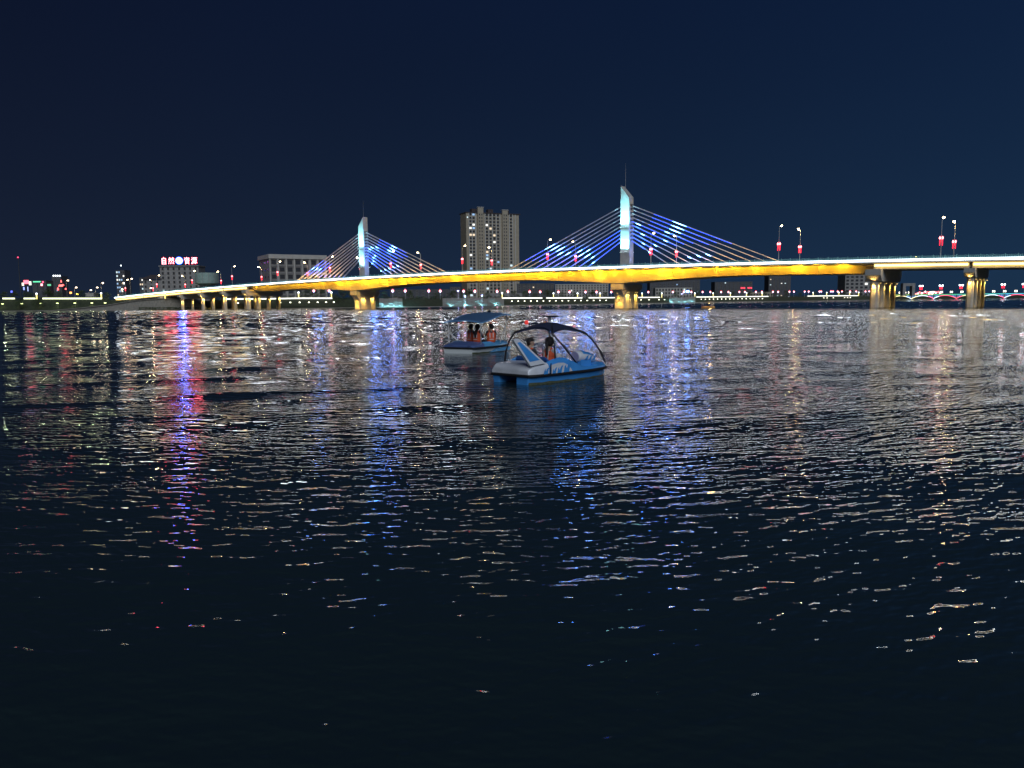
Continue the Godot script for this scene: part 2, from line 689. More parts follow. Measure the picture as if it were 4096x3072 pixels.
# inner: +1 when mid-span lies towards +x
func build_pylon(B: Node3D, x: float, inner: float, concrete: Material) -> void:
	var y0 := strip_y(x) - 0.3
	var tower := part("pylon", pylon_shape(x, y0, inner), concrete, B)
	var skin := grainy("pylon_panel", Color(0.62, 0.66, 0.66), Color(0.74, 0.77, 0.77), 0.05, 0.6, 4, 33)
	var dark := mat("dark_fitting", Color(0.03, 0.03, 0.035), 0.5)
	var teal_lens := glow("teal_lens", Color(0.75, 1.0, 1.0), 8.0)
	# pale cladding panels on both broad sides, two tall panels with a joint between them
	for side in [1.0, -1.0]:
		for seg in 2:
			var lo := 18.1 if seg == 0 else 26.1
			var hi := 25.9 if seg == 0 else 0.0
			var poly: Array
			var cx := x
			var e0 := 1.62
			if seg == 0:
				poly = [Vector3(cx - e0, lo, 0), Vector3(cx + e0, lo, 0), Vector3(cx + e0 * 0.98, hi, 0), Vector3(cx - e0 * 0.98, hi, 0)]
			else:
				poly = [Vector3(cx - e0 * 0.98, lo, 0), Vector3(cx + e0 * 0.98, lo, 0), Vector3(cx + e0 * 0.94, 39.3 if inner > 0 else 35.8, 0), Vector3(cx + e0 * 0.9 * inner, 39.5, 0), Vector3(cx - e0 * 0.94, 35.8 if inner > 0 else 39.3, 0)]
			var rings := [[], []]
			for p in poly:
				rings[0].append(p + Vector3(0, 0, 1.215 * side))
				rings[1].append(p + Vector3(0, 0, 1.36 * side))
			var mb := MB.new()
			mb.loft(rings)
			part("cladding_panel", mb.mesh(), skin, tower)
			# flood fittings at the foot of each panel
			for dx in [-0.9, 0.9]:
				var fm := MB.new()
				fm.box(Vector3.ZERO, Vector3(0.7, 0.22, 0.3))
				fm.box(Vector3(0, 0, -0.58 * side), Vector3(0.1, 0.1, 0.9))
				var at := Vector3(x + dx, lo + 0.12, 2.35 * side)
				var fo := part("floodlight", fm.mesh(), dark, tower, at)
				var lm := MB.new()
				lm.box(Vector3(0, 0.125, 0), Vector3(0.6, 0.03, 0.24))
				part("lens", lm.mesh(), teal_lens, fo)
				if side > 0:
					spot(tower, at + Vector3(0, 0.22, 0.0), Vector3(0, 1.0, -0.22 * side), Color(0.30, 0.92, 1.0), 230.0 if seg == 1 else 170.0, 36.0, 0.12)
	# narrow teal floods added on the near kerb to brighten the panels
	for dx in [-5.0, 5.0]:
		var fm := MB.new()
		fm.box(Vector3.ZERO, Vector3(0.6, 0.5, 0.4))
		fm.box(Vector3(0, -0.4, 0), Vector3(0.12, 0.5, 0.12))
		var at := Vector3(x + dx, strip_y(x) + 0.4, 9.0)
		var fo := part("added_floodlight", fm.mesh(), dark, tower, at)
		var lm := MB.new()
		lm.box(Vector3(0, 0.27, -0.05), Vector3(0.5, 0.03, 0.3))
		part("lens", lm.mesh(), teal_lens, fo)
		spot(tower, at + Vector3(0, 0.45, -0.1), Vector3(x, 31.0, 1.3) - at, Color(0.28, 0.86, 0.92), 560.0, 8.0, 0.15)
	# dark slot with the cable anchor boxes on both narrow ends
	for s in [-1.0, 1.0]:
		for k in 10:
			var mb := MB.new()
			mb.box(Vector3(x + s * 1.86, 22.2 + k * 1.25, 0), Vector3(0.34, 0.55, 1.5))
			part("anchor_box", mb.mesh(), dark, tower)
	var mast := MB.new()
	mast.tube([Vector3(x + inner * 0.6, 38.6, 0), Vector3(x + inner * 0.6, 47.2, 0)], 0.09, 0.025, 6)
	part("antenna", mast.mesh(), mat("mast_steel", Color(0.4, 0.4, 0.42), 0.4, 0.6), tower)
	# stay cables, ten pairs to each side, with their light tubes
	var sheath := mat("cable_sheath", Color(0.50, 0.48, 0.45), 0.45)
	var blue := glow("blue_tube", Color(0.012, 0.07, 1.0), 4.0, Color(0.1, 0.15, 0.4))
	var hot := glow("hot_blue_tube", Color(0.16, 0.42, 1.0), 16.0, Color(0.1, 0.15, 0.4))
	var faint := glow("violet_tube", Color(0.30, 0.26, 0.62), 0.35, Color(0.4, 0.4, 0.5))
	var lr := RandomNumberGenerator.new()
	lr.seed = 41 if x > 0 else 43
	for s in [-1.0, 1.0]:
		for k in 10:
			var top := Vector3(x + s * 2.0, 22.1 + k * 1.25, 0)
			var ax: float = x + s * (16.5 + k * 4.0)
			var foot := Vector3(ax, strip_y(ax) + 0.15, 0)
			for z in [-0.28, 0.28]:
				var mb := MB.new()
				mb.tube([top + Vector3(0, 0, z), foot + Vector3(0, 0, z)], 0.095, -1.0, 7)
				var cable := part("stay_cable", mb.mesh(true), sheath, B)
				if z > 0:
					# fractions from the pylon down that glow blue, and the running bright spots
					var a := 0.0
					var b := 1.0
					var spots := []
					if x > 0 and s > 0:
						a = 0.16 if k > 5 else 0.0
						b = 0.72 - (9 - k) * 0.035 - lr.randf() * 0.08
						spots = [[0.34 + 0.015 * (9 - k), 0.10]] if k > 6 else ([[lr.randf_range(0.05, 0.3), 0.06]] if k % 2 else [[lr.randf_range(0.3, 0.5), 0.05]])
						if k < 6 and k > 2: spots.append([0.78, 0.05])
					elif x > 0:
						a = 0.0 if k < 4 else 0.38 + 0.02 * k
						b = 0.8 if k > 6 else 0.95
						spots = [[lr.randf_range(0.45, 0.85), 0.07]]
						if k > 6: spots = [[0.58, 0.09]]
						if k == 2 or k == 3: spots.append([0.6, 0.1])
					elif s > 0:
						a = 0.18 if k > 4 else 0.0
						b = 0.6 - lr.randf() * 0.1
						spots = [[0.36, 0.07]] if k > 6 else [[lr.randf_range(0.08, 0.3), 0.05]]
						if k < 5: spots.append([0.66, 0.05])
					else:
						a = 0.52 if k > 5 else 0.8
						b = 0.82 if k > 5 else 0.86
						spots = [[0.68, 0.05]] if k > 6 else []
					var led := MB.new()
					led.tube([top.lerp(foot, a) + Vector3(0, -0.13, z + 0.05), top.lerp(foot, b) + Vector3(0, -0.13, z + 0.05)], 0.06, -1.0, 6)
					part("light_tube", led.mesh(true), blue, cable)
					if a > 0.05:
						var fv := MB.new()
						fv.tube([top.lerp(foot, 0.01) + Vector3(0, -0.13, z + 0.05), top.lerp(foot, a) + Vector3(0, -0.13, z + 0.05)], 0.05, -1.0, 6)
						part("light_tube", fv.mesh(true), faint, cable)
					for q in spots:
						var hs := MB.new()
						var c0 := top.lerp(foot, q[0] - q[1] * 0.5) + Vector3(0, -0.13, z + 0.08)
						var c1 := top.lerp(foot, q[0] + q[1] * 0.5) + Vector3(0, -0.13, z + 0.08)
						hs.tube([c0, c0.lerp(c1, 0.5)], 0.03, 0.12, 6)
						hs.tube([c0.lerp(c1, 0.5), c1], 0.12, 0.03, 6)
						part("bright_light_tube", hs.mesh(true), hot, cable)
						omni(cable, (c0 + c1) * 0.5 + Vector3(0, -0.2, 0.4), Color(0.06, 0.24, 1.0), 11.0, 0.3)
		# a warm wash from fittings on the median up along each fan of cables
		var wx: float = x + s * 36.0
		var fit := MB.new()
		for k in 8:
			fit.box(Vector3(x + s * (20.0 + k * 4.6), strip_y(x + s * (20.0 + k * 4.6)) + 0.1, 1.8), Vector3(0.5, 0.25, 0.3))
		part("median_floodlight", fit.mesh(), dark, B)
		area(B, Vector3(wx, strip_y(wx) + 0.35, 2.2), Vector3(0, 1.0, -0.16), Vector3(1, (strip_y(wx + 1) - strip_y(wx - 1)) / 2, 0), Vector2(40.0, 0.3), Color(1.0, 0.56, 0.20), (620.0 if x < 0 and s < 0 else 300.0) if not (x > 0 and s < 0) else 90.0)

func pylon_shape(x: float, y0: float, inner: float) -> ArrayMesh:
	var mb := MB.new()
	var hi := 39.9
	var lo := 36.1
	var rings := []
	# broad sides lie across z; the top slants down away from mid-span
	for q in [[y0, 1.8], [18.0, 1.78], [30.0, 1.72]]:
		rings.append(ring4(x, q[0], q[1], 1.2))
	var e := 1.68
	rings.append([Vector3(x - e, lo if inner > 0 else hi, -1.2), Vector3(x - e, lo if inner > 0 else hi, 1.2), Vector3(x + e, hi if inner > 0 else lo, 1.2), Vector3(x + e, hi if inner > 0 else lo, -1.2)])
	mb.loft(rings)
	return mb.mesh()

func ring4(x: float, y: float, hx: float, hz: float) -> Array:
	return [Vector3(x - hx, y, -hz), Vector3(x - hx, y, hz), Vector3(x + hx, y, hz), Vector3(x + hx, y, -hz)]

func build_main_pier(B: Node3D, x: float, concrete: Material, lens_m: Material, dark: Material) -> void:
	var top := strip_y(x) - girder_depth(x)
	var mb := MB.new()
	# outline seen along the bridge: straight shaft that flares to a wide head
	var half := []
	for q in [[-1.0, 4.5], [0.0, 4.5], [2.6, 4.5], [3.6, 4.65], [4.5, 5.05], [5.1, 5.55], [top - 2.0, 6.2], [top - 1.95, 6.55], [top - 0.15, 6.55]]:
		half.append(q)
	var rings := []
	for q in half:
		var hx := 1.75 if q[1] < 6.5 else 2.15
		rings.append(ring4(x, q[0], hx, q[1]))
	mb.loft(rings)
	var pier := part("main_pier", mb.mesh(), concrete, B)
	# raised ribs on the faces that look along the bridge
	for s in [-1.0, 1.0]:
		for z in [-4.0, -1.4, 0.0, 1.4, 4.0]:
			var rb := MB.new()
			rb.box(Vector3(x + s * 1.86, 2.2, z), Vector3(0.22, 6.2, 0.42 if z != 0.0 else 1.2))
			part("rib", rb.mesh(), concrete, pier)
		for z in [-3.25, -2.2, 2.2, 3.25]:
			var fm := MB.new()
			fm.lathe(Vector3(x + s * 2.2, 5.35, z), [[0.02, 0.22], [0.12, 0.22], [0.14, -0.1], [0.14, -0.14]], 8)
			fm.box(Vector3(x + s * 1.95, 5.42, z), Vector3(0.4, 0.06, 0.06))
			var fo := part("downlight", fm.mesh(true), dark, pier)
			var lm := MB.new()
			lm.lathe(Vector3(x + s * 2.2, 5.2, z), [[0.12, 0.02], [0.11, -0.03], [0.02, -0.04]], 8)
			part("lens", lm.mesh(true), lens_m, fo)
			if s > 0:
				spot(pier, Vector3(x + s * 2.3, 5.1, z), Vector3(-0.13 * s, -1, 0), Color(1.0, 0.60, 0.10), 40.0, 44.0)
	# one flood on the flared head and one in the middle of the end that faces the river
	for q in [[4.95, 5.9, 14.0], [2.6, 5.15, 9.0]]:
		var fm := MB.new()
		fm.box(Vector3(x, q[0], q[1]), Vector3(0.35, 0.2, 0.25))
		fm.box(Vector3(x, q[0], q[1] - 0.35), Vector3(0.08, 0.08, 0.6))
		var fo := part("downlight", fm.mesh(), dark, pier)
		var lm := MB.new()
		lm.box(Vector3(x, q[0] - 0.11, q[1]), Vector3(0.3, 0.04, 0.2))
		part("lens", lm.mesh(), lens_m, fo)
		spot(pier, Vector3(x, q[0] - 0.2, q[1] + 0.05), Vector3(0, -1, -0.22), Color(1.0, 0.58, 0.06), q[2] * 2.2, 55.0)

func build_approach_pier(B: Node3D, x: float, concrete: Material, lens_m: Material, dark: Material) -> void:
	var top := strip_y(x) - 2.17
	var big := absf(absf(x) - 145.6) < 1.0
	var pier := Node3D.new()
	pier.name = "approach_pier"
	B.add_child(pier, true)
	var cap := MB.new()
	var dep := 3.1 if big else 2.2
	var w := 1.9 if big else 1.15
	var poly := [Vector3(x - w, top, 11.0), Vector3(x - w, top - dep * 0.5, 11.0), Vector3(x - w, top - dep, 9.6), Vector3(x - w, top - dep, -9.6), Vector3(x - w, top - dep * 0.5, -11.0), Vector3(x - w, top, -11.0)]
	cap.prism(poly, Vector3(2 * w, 0, 0))
	part("crossbeam", cap.mesh(), concrete, pier)
	var ctop := top - dep
	for z in [8.6, 2.9, -2.9, -8.6]:
		var mb := MB.new()
		var r := 0.95 if big else 0.72
		var ring := []
		var oct := []
		for q in [[1.0, 0.55], [0.55, 1.0], [-0.55, 1.0], [-1.0, 0.55], [-1.0, -0.55], [-0.55, -1.0], [0.55, -1.0], [1.0, -0.55]]:
			oct.append(Vector3(x + q[0] * r, -1.2, z + q[1] * r))
			ring.append(Vector3(x + q[0] * r, ctop, z + q[1] * r))
		mb.loft([oct, ring])
		var colm := part("column", mb.mesh(), concrete, pier)
		var faces := [Vector3(1, 0, 0)]
		if z > 8.0: faces.append(Vector3(0, 0, 1))
		for fdir: Vector3 in faces:
			var at := Vector3(x, minf(ctop - 0.35, 6.9), z) + fdir * (r + 0.42)
			var fm := MB.new()
			fm.box(at, Vector3(0.26, 0.2, 0.26))
			fm.box(at - fdir * 0.28, Vector3(0.3, 0.06, 0.06) if fdir.x > 0 else Vector3(0.06, 0.06, 0.3))
			var fo := part("downlight", fm.mesh(), dark, colm)
			var lm := MB.new()
			lm.box(at + Vector3(0, -0.12, 0), Vector3(0.22, 0.04, 0.22))
			part("lens", lm.mesh(), lens_m, fo)
			if x < 200.0:
				if fdir.z > 0: spot(colm, at + Vector3(0, 0.2, 0) + fdir * 0.3, Vector3(0, 1, 0) - fdir * 0.1, Color(1.0, 0.60, 0.14), 5.0, 60.0)  # added upward spot in place of light bounced back onto the crossbeam
				spot(colm, at + Vector3(0, -0.2, 0) + fdir * 0.08, Vector3(0, -1, 0) - fdir * 0.13, Color(1.0, 0.60, 0.10), 60.0, 50.0)

# ------------------------------------------------------------------ lamps on the bridge
func build_street_lamps() -> void:
	var pole_m := mat("lamp_pole", Color(0.42, 0.42, 0.42), 0.45, 0.2)
	var red := glow("red_neon", Color(1.0, 0.012, 0.03), 5.0, Color(0.5, 0.05, 0.05))
	var pink := glow("pink_neon", Color(1.0, 0.22, 0.24), 7.0, Color(0.5, 0.1, 0.1))
	var lens_m := glow("sodium_lens", Color(1.0, 0.74, 0.40), 26.0)
	var protos := []
	for kind in 2:
		# kind 0: near row, arm reaches away from the river; kind 1: far row, arm reaches towards it
		var t := thing("street_lamp", "", "street lamp", Vector3.ZERO, TURN, "street lamps with red lanterns on the bridge")
		var s := -1.0 if kind == 0 else 1.0
		var mb := MB.new()
		var pts := [Vector3(0, 0, 0), Vector3(0, 5.0, 0), Vector3(0, 9.4, 0)]
		mb.lathe(Vector3.ZERO, [[0.24, 0.0], [0.24, 0.12], [0.14, 0.3], [0.11, 1.2]], 8)
		mb.tube(pts, 0.11, 0.075, 8)
		part("pole", mb.mesh(true), pole_m, t)
		var arm := MB.new()
		arm.tube([Vector3(0, 9.3, 0), Vector3(0, 9.9, s * 0.08), Vector3(0, 10.35, s * 0.45), Vector3(0, 10.62, s * 1.1)], 0.07, 0.05, 7)
		part("arm", arm.mesh(true), pole_m, t)
		var head := Node3D.new()
		head.name = "lamp_head"
		t.add_child(head)
		head.position = Vector3(0, 10.72, s * 1.5)
		head.rotation.x = -s * 0.26
		var hm := MB.new()
		hm.loft([[Vector3(-0.12, 0.05, -0.5), Vector3(0.12, 0.05, -0.5), Vector3(0.14, -0.08, -0.5), Vector3(-0.14, -0.08, -0.5)], [Vector3(-0.2, 0.12, 0), Vector3(0.2, 0.12, 0), Vector3(0.24, -0.08, 0), Vector3(-0.24, -0.08, 0)], [Vector3(-0.12, 0.04, 0.5), Vector3(0.12, 0.04, 0.5), Vector3(0.15, -0.08, 0.5), Vector3(-0.15, -0.08, 0.5)]])
		part("housing", hm.mesh(), pole_m, head)
		var lm := MB.new()
		lm.ball(Vector3(0, -0.13, 0.06 * s), Vector3(0.30, 0.26, 0.46), 10, 6)
		part("lens", lm.mesh(true), lens_m, head)
		if kind == 1:
			omni(head, Vector3(0, -0.62, 0.1), Color(1.0, 0.62, 0.22), 30.0, 0.22)
		else:
			spot(head, Vector3(0, -0.3, 0), Vector3(0, -1, -0.35), Color(1.0, 0.70, 0.38), 12.0, 68.0, 0.15)
		for dx in [-0.30, 0.30]:
			var bk := MB.new()
			bk.box(Vector3(dx * 0.5, 5.95, 0), Vector3(0.44, 0.05, 0.05))
			bk.box(Vector3(dx * 0.5, 4.15, 0), Vector3(0.44, 0.05, 0.05))
			var lo := part("lantern_bracket", bk.mesh(), pole_m, t)
			var bulb := MB.new()
			bulb.lathe(Vector3(dx, 5.55, 0), [[0.03, 0.42], [0.10, 0.30], [0.21, 0.06], [0.21, -0.06], [0.12, -0.28], [0.05, -0.34]], 10)
			part("lantern_bulb", bulb.mesh(true), pink, lo)
			var bar := MB.new()
			bar.tube([Vector3(dx, 5.25, 0), Vector3(dx, 3.75, 0)], 0.065, -1.0, 7)
			part("lantern_tassel", bar.mesh(true), red, lo)
		omni(t, Vector3(0, 5.0, 0.8), Color(1.0, 0.03, 0.05), 1.6, 0.25)
		protos.append(t)
	var names := {-7: "at the ramp end of the bridge", -6: "on the bridge ramp", -5: "above the slender approach piers", -4: "before the first outer cable", -3: "outside the pylon farther off", -2: "at the pylon farther off", -1: "inside the pylon farther off", 0: "at mid-span before the tower block", 1: "inside the taller-looking pylon", 2: "beside the taller-looking pylon", 3: "at the end of the taller pylon's cables", 4: "where the gold bar begins", 5: "beyond the frame edge"}
	var first := [true, true]
	for k in range(-7, 5):
		var x := 40.3 + 40.0 * (k - 1) + 0.0
		for kind in 2:
			var z := 8.5 if kind == 0 else -8.5
			var at := bridge_point(x, strip_y(x) - 0.3, z)
			var label := ("street lamp with red lanterns, near kerb, %s" if kind == 0 else "glaring street lamp with red lanterns, far kerb, %s") % names[k]
			if first[kind]:
				protos[kind].position = at
				protos[kind].set_meta("label", label)
				first[kind] = false
			else:
				copy_of(protos[kind], label, at, TURN)

# ------------------------------------------------------------------ far bank
# waterline of the far side: photograph column, distance, height of the promenade above the water
var SHORE := [[-2600.0, 470.0, 6.4], [-900.0, 462.0, 6.4], [200.0, 445.0, 6.6], [420.0, 442.0, 6.4], [560.0, 446.0, 5.6], [760.0, 444.0, 5.0], [900.0, 424.0, 5.0], [1200.0, 405.0, 5.0], [1450.0, 400.0, 4.6], [1700.0, 420.0, 4.4], [1900.0, 443.0, 4.2], [2300.0, 520.0, 4.0], [2600.0, 585.0, 4.0], [2900.0, 645.0, 4.0], [3300.0, 705.0, 4.0], [3520.0, 760.0, 4.0], [3600.0, 960.0, 4.0], [3900.0, 1040.0, 4.5], [4600.0, 1040.0, 5.0], [6500.0, 1000.0, 6.0]]

func shore(px: float) -> Vector2:
	for i in SHORE.size() - 1:
		if px <= SHORE[i + 1][0]:
			var f: float = (px - SHORE[i][0]) / (SHORE[i + 1][0] - SHORE[i][0])
			return Vector2(lerpf(SHORE[i][1], SHORE[i + 1][1], f), lerpf(SHORE[i][2], SHORE[i + 1][2], f))
	return Vector2(1000, 5)

# a point on the bank: metres inland from the waterline, height taken from the profile
func bank(px: float, inland: float, lift := 0.0) -> Vector3:
	var s := shore(px)
	var y := 0.0
	if inland < 3.0: y = 0.35
	elif inland < 13.0: y = lerpf(0.35, s.y, (inland - 3.0) / 10.0)
	else: y = s.y
	var p := G(px, s.x + inland)
	p.y = y + lift
	return p

func build_ground() -> void:
	var earth := grainy("bank_earth", Color(0.018, 0.026, 0.012), Color(0.060, 0.070, 0.034), 0.11, 0.95, 6, 51)
	var mb := MB.new()
	var cols := []
	var px := -2600.0
	while px <= 6500.0:
		var s := shore(px)
		var d := G(px, 1.0).normalized()
		var c := []
		for q in [[0.0, -2.5], [0.0, 0.2], [3.0, 0.35], [13.0, s.y], [60.0, s.y], [400.0, s.y], [5200.0, s.y]]:
			var p := G(px, s.x + q[0])
			p.y = q[1]
			c.append(p)
		cols.append(c)
		px += 50.0
	mb.loft(cols, false, false)
	struct("far_bank", mb.mesh(), earth)
	# stone ledge along the foot of the bank
	var stone := grainy("ledge_stone", Color(0.16, 0.15, 0.13), Color(0.30, 0.28, 0.25), 0.2, 0.9, 5, 17)
	var lg := MB.new()
	var rings := []
	px = -900.0
	while px <= 3520.0:
		var s := shore(px)
		var r := []
		for q in [[-0.6, -0.8], [-0.6, 0.42], [1.2, 0.46], [1.2, -0.8]]:
			var p := G(px, s.x + q[0])
			p.y = q[1]
			r.append(p)
		rings.append(r)
		px += 40.0
	lg.loft(rings)
	struct("quay_ledge", lg.mesh(), stone)

func build_far_bank() -> void:
	var stone := grainy("revetment_stone", Color(0.20, 0.18, 0.15), Color(0.36, 0.33, 0.28), 0.12, 0.9, 6, 61)
	var dark := mat("dark_fitting", Color(0.03, 0.03, 0.035), 0.5)
	var pole_m := mat("lamp_pole", Color(0.42, 0.42, 0.42), 0.45, 0.2)
	# the stone-faced ramp that carries the road up to the bridge
	var E := thing("stone_ramp", "pale stone-faced ramp rising from the water's edge to the bridge end", "embankment", G(520, 440))
	var O := E.position
	var outline := [[205.0, 1243.0], [330.0, 1232.0], [430.0, 1221.0], [540.0, 1203.0], [640.0, 1195.0], [742.0, 1193.0], [772.0, 1206.0], [800.0, 1219.0], [838.0, 1238.0], [838.0, 1250.0], [205.0, 1250.0]]
	var pts := PackedVector2Array()
	for q in outline: 
		var w := P(q[0], q[1], 436.0) - O
		pts.append(Vector2(w.x, w.y))
	var mb := MB.new()
	mb.plate(pts, Vector3(0, 0, O.z * 0.0 - 436.0 - O.z), Vector3.RIGHT, Vector3.UP, Vector3(-4, 0, -42))
	part("ramp_face", mb.mesh(), stone, E)
	# coping stones along the rising edge
	for i in 8:
		var a := P(outline[i][0], outline[i][1], 435.6) - O
		var b := P(outline[i + 1][0], outline[i + 1][1], 435.6) - O
		var n := int(ceil(a.distance_to(b) / 3.0))
		for k in n:
			var cm := MB.new()
			cm.beam(a.lerp(b, (k + 0.02) / n) + Vector3(0, 0.12, 0), a.lerp(b, (k + 0.98) / n) + Vector3(0, 0.12, 0), 0.7, 0.34)
			part("coping_stone", cm.mesh(), stone, E)
	# stone revetment with steps on the middle of the bank, washed by teal floods
	var teal_lens := glow("teal_lens", Color(0.75, 1.0, 1.0), 8.0)
	for q in [[1517.0, 1610.0, "low stone slope under teal light beside the far pylon's pier"], [1770.0, 2016.0, "broad stone slope under teal light below the tower block"], [2676.0, 2782.0, "rocky slope under teal light near the blue sign"]]:
		var a: float = q[0]
		var b: float = q[1]
		var R := thing("stone_slope", q[2], "embankment", bank((a + b) / 2, 0.0), 0.0)
		var o := R.position
		var n := int((b - a) / 16.0)
		var hr := RandomNumberGenerator.new()
		hr.seed = int(a)
		for k in n:
			var pa := a + (b - a) * k / n + 0.2
			var pb := a + (b - a) * (k + 1) / n - 0.2
			var h := shore(pa).y
			for row in 4:
				var t := MB.new()
				var i0 := 1.5 + row * 3.1
				var i1 := i0 + 3.0
				var y0 := 0.3 + (h - 0.1) * row / 4.0
				var y1 := 0.3 + (h - 0.1) * (row + 1) / 4.0
				var up := hr.randf_range(0.1, 0.9)
				var v0 := bank(pa, i0); v0.y = y0 + up
				var v1 := bank(pb, i0); v1.y = y0 + up
				var v2 := bank(pb, i1); v2.y = y1 + up
				var v3 := bank(pa, i1); v3.y = y1 + up
				t.prism([v0 - o, v1 - o, v2 - o, v3 - o], Vector3(0, -1.2, 0))
				part("stone_block", t.mesh(), stone, R)
		for k in 4:
			var pf := lerpf(a, b, (k + 0.5) / 4.0)
			var at := bank(pf, -0.2, 0.5) - o
			var fm := MB.new()
			fm.box(at, Vector3(0.6, 0.35, 0.4))
			fm.box(at - Vector3(0, 0.3, 0), Vector3(0.12, 0.4, 0.12))
			var fo := part("floodlight", fm.mesh(), dark, R)
			var lm := MB.new()
			lm.box(at + Vector3(0, 0.12, -0.21), Vector3(0.5, 0.2, 0.03))
			part("lens", lm.mesh(), teal_lens, fo)
			spot(R, at + Vector3(0, 0.25, -0.35), Vector3(hr.randf_range(-0.6, 0.6), 0.32, -1.0), Color(0.16, 0.58, 0.74), 130.0, 74.0, 0.3)
	build_light_rails(pole_m)
	build_lotus_lamps(pole_m)
	build_pillars(dark)
	build_bank_lights(dark)

func build_light_rails(pole_m: Material) -> void:
	var bar_w := glow("rail_light_white", Color(1.0, 0.98, 0.86), 2.4)
	var bar_y := glow("rail_light_lime", Color(0.93, 1.0, 0.55), 2.2)
	var rows := [[10.0, 60.0, 1194.0, 1, "far left of the lime-lit riverside railing, broken by trees"], [95.0, 142.0, 1194.0, 1, "short middle length of the lime-lit riverside railing"], [170.0, 408.0, 1194.0, 1, "long lime-lit riverside railing left of the stone ramp"], [890.0, 1330.0, 1196.0, 0, "white-lit riverside railing behind the slender approach piers"], [2009.0, 2170.0, 1195.6, 0, "white-lit riverside railing below the tower block"], [2185.0, 2330.0, 1195.0, 0, "white-lit riverside railing below the low white housing"], [2355.0, 2640.0, 1194.0, 0, "white-lit riverside railing behind the nearer main pier"], [2785.0, 3074.0, 1190.0, 0, "white-lit riverside railing beyond the orange boat"], [3230.0, 3432.0, 1186.0, 0, "white-lit riverside railing below the dark office block"]]
	for q in rows:
		var a: float = q[0]
		var b: float = q[1]
		var o := bank(a, 13.5)
		var T := thing("riverside_railing", q[4], "railing", o, 0.0, "lit railings along the far promenade")
		var n := maxi(1, int((b - a) / 24.0))
		for k in n:
			var p0 := a + (b - a) * k / n
			var p1 := a + (b - a) * (k + 1) / n
			var d0 := shore(p0).x + 13.5
			var d1 := shore(p1).x + 13.5
			var v0 := P(p0, q[2], d0) - o
			var v1 := P(p1, q[2], d1) - o
			v0.y = maxf(v0.y, shore(p0).y - o.y + 0.6)
			v1.y = maxf(v1.y, shore(p1).y - o.y + 0.6)
			var lb := MB.new()
			lb.beam(v0, v1 - (v1 - v0).normalized() * 0.15, 0.14, 0.55 if q[3] == 0 else 0.8)
			part("light_bar", lb.mesh(), bar_y if q[3] else bar_w, T)
			var rl := MB.new()
			rl.beam(v0 + Vector3(0, 0.75, 0), v1 + Vector3(0, 0.75, 0), 0.09, 0.09)
			part("top_rail", rl.mesh(), pole_m, T)
			for f in [0.0, 0.5]:
				var pm := MB.new()
				var g := v0.lerp(v1, f)
				var gy := shore(p0).y - o.y
				pm.box(Vector3(g.x, (g.y + 0.75 + gy) / 2, g.z - 0.12), Vector3(0.12, g.y + 0.75 - gy + 0.1, 0.12))
				part("post", pm.mesh(), pole_m, T)
			if k % 3 == 1 or n < 3:
				area(T, (v0 + v1) / 2 + Vector3(0, 0, 0.2), Vector3(0, -0.25, 1), v1 - v0, Vector2((v1 - v0).length() * (3.0 if n >= 3 else 1.0), 0.5), Color(0.93, 1.0, 0.55) if q[3] else Color(1, 0.96, 0.84), 0.8 if q[3] else 1.6)

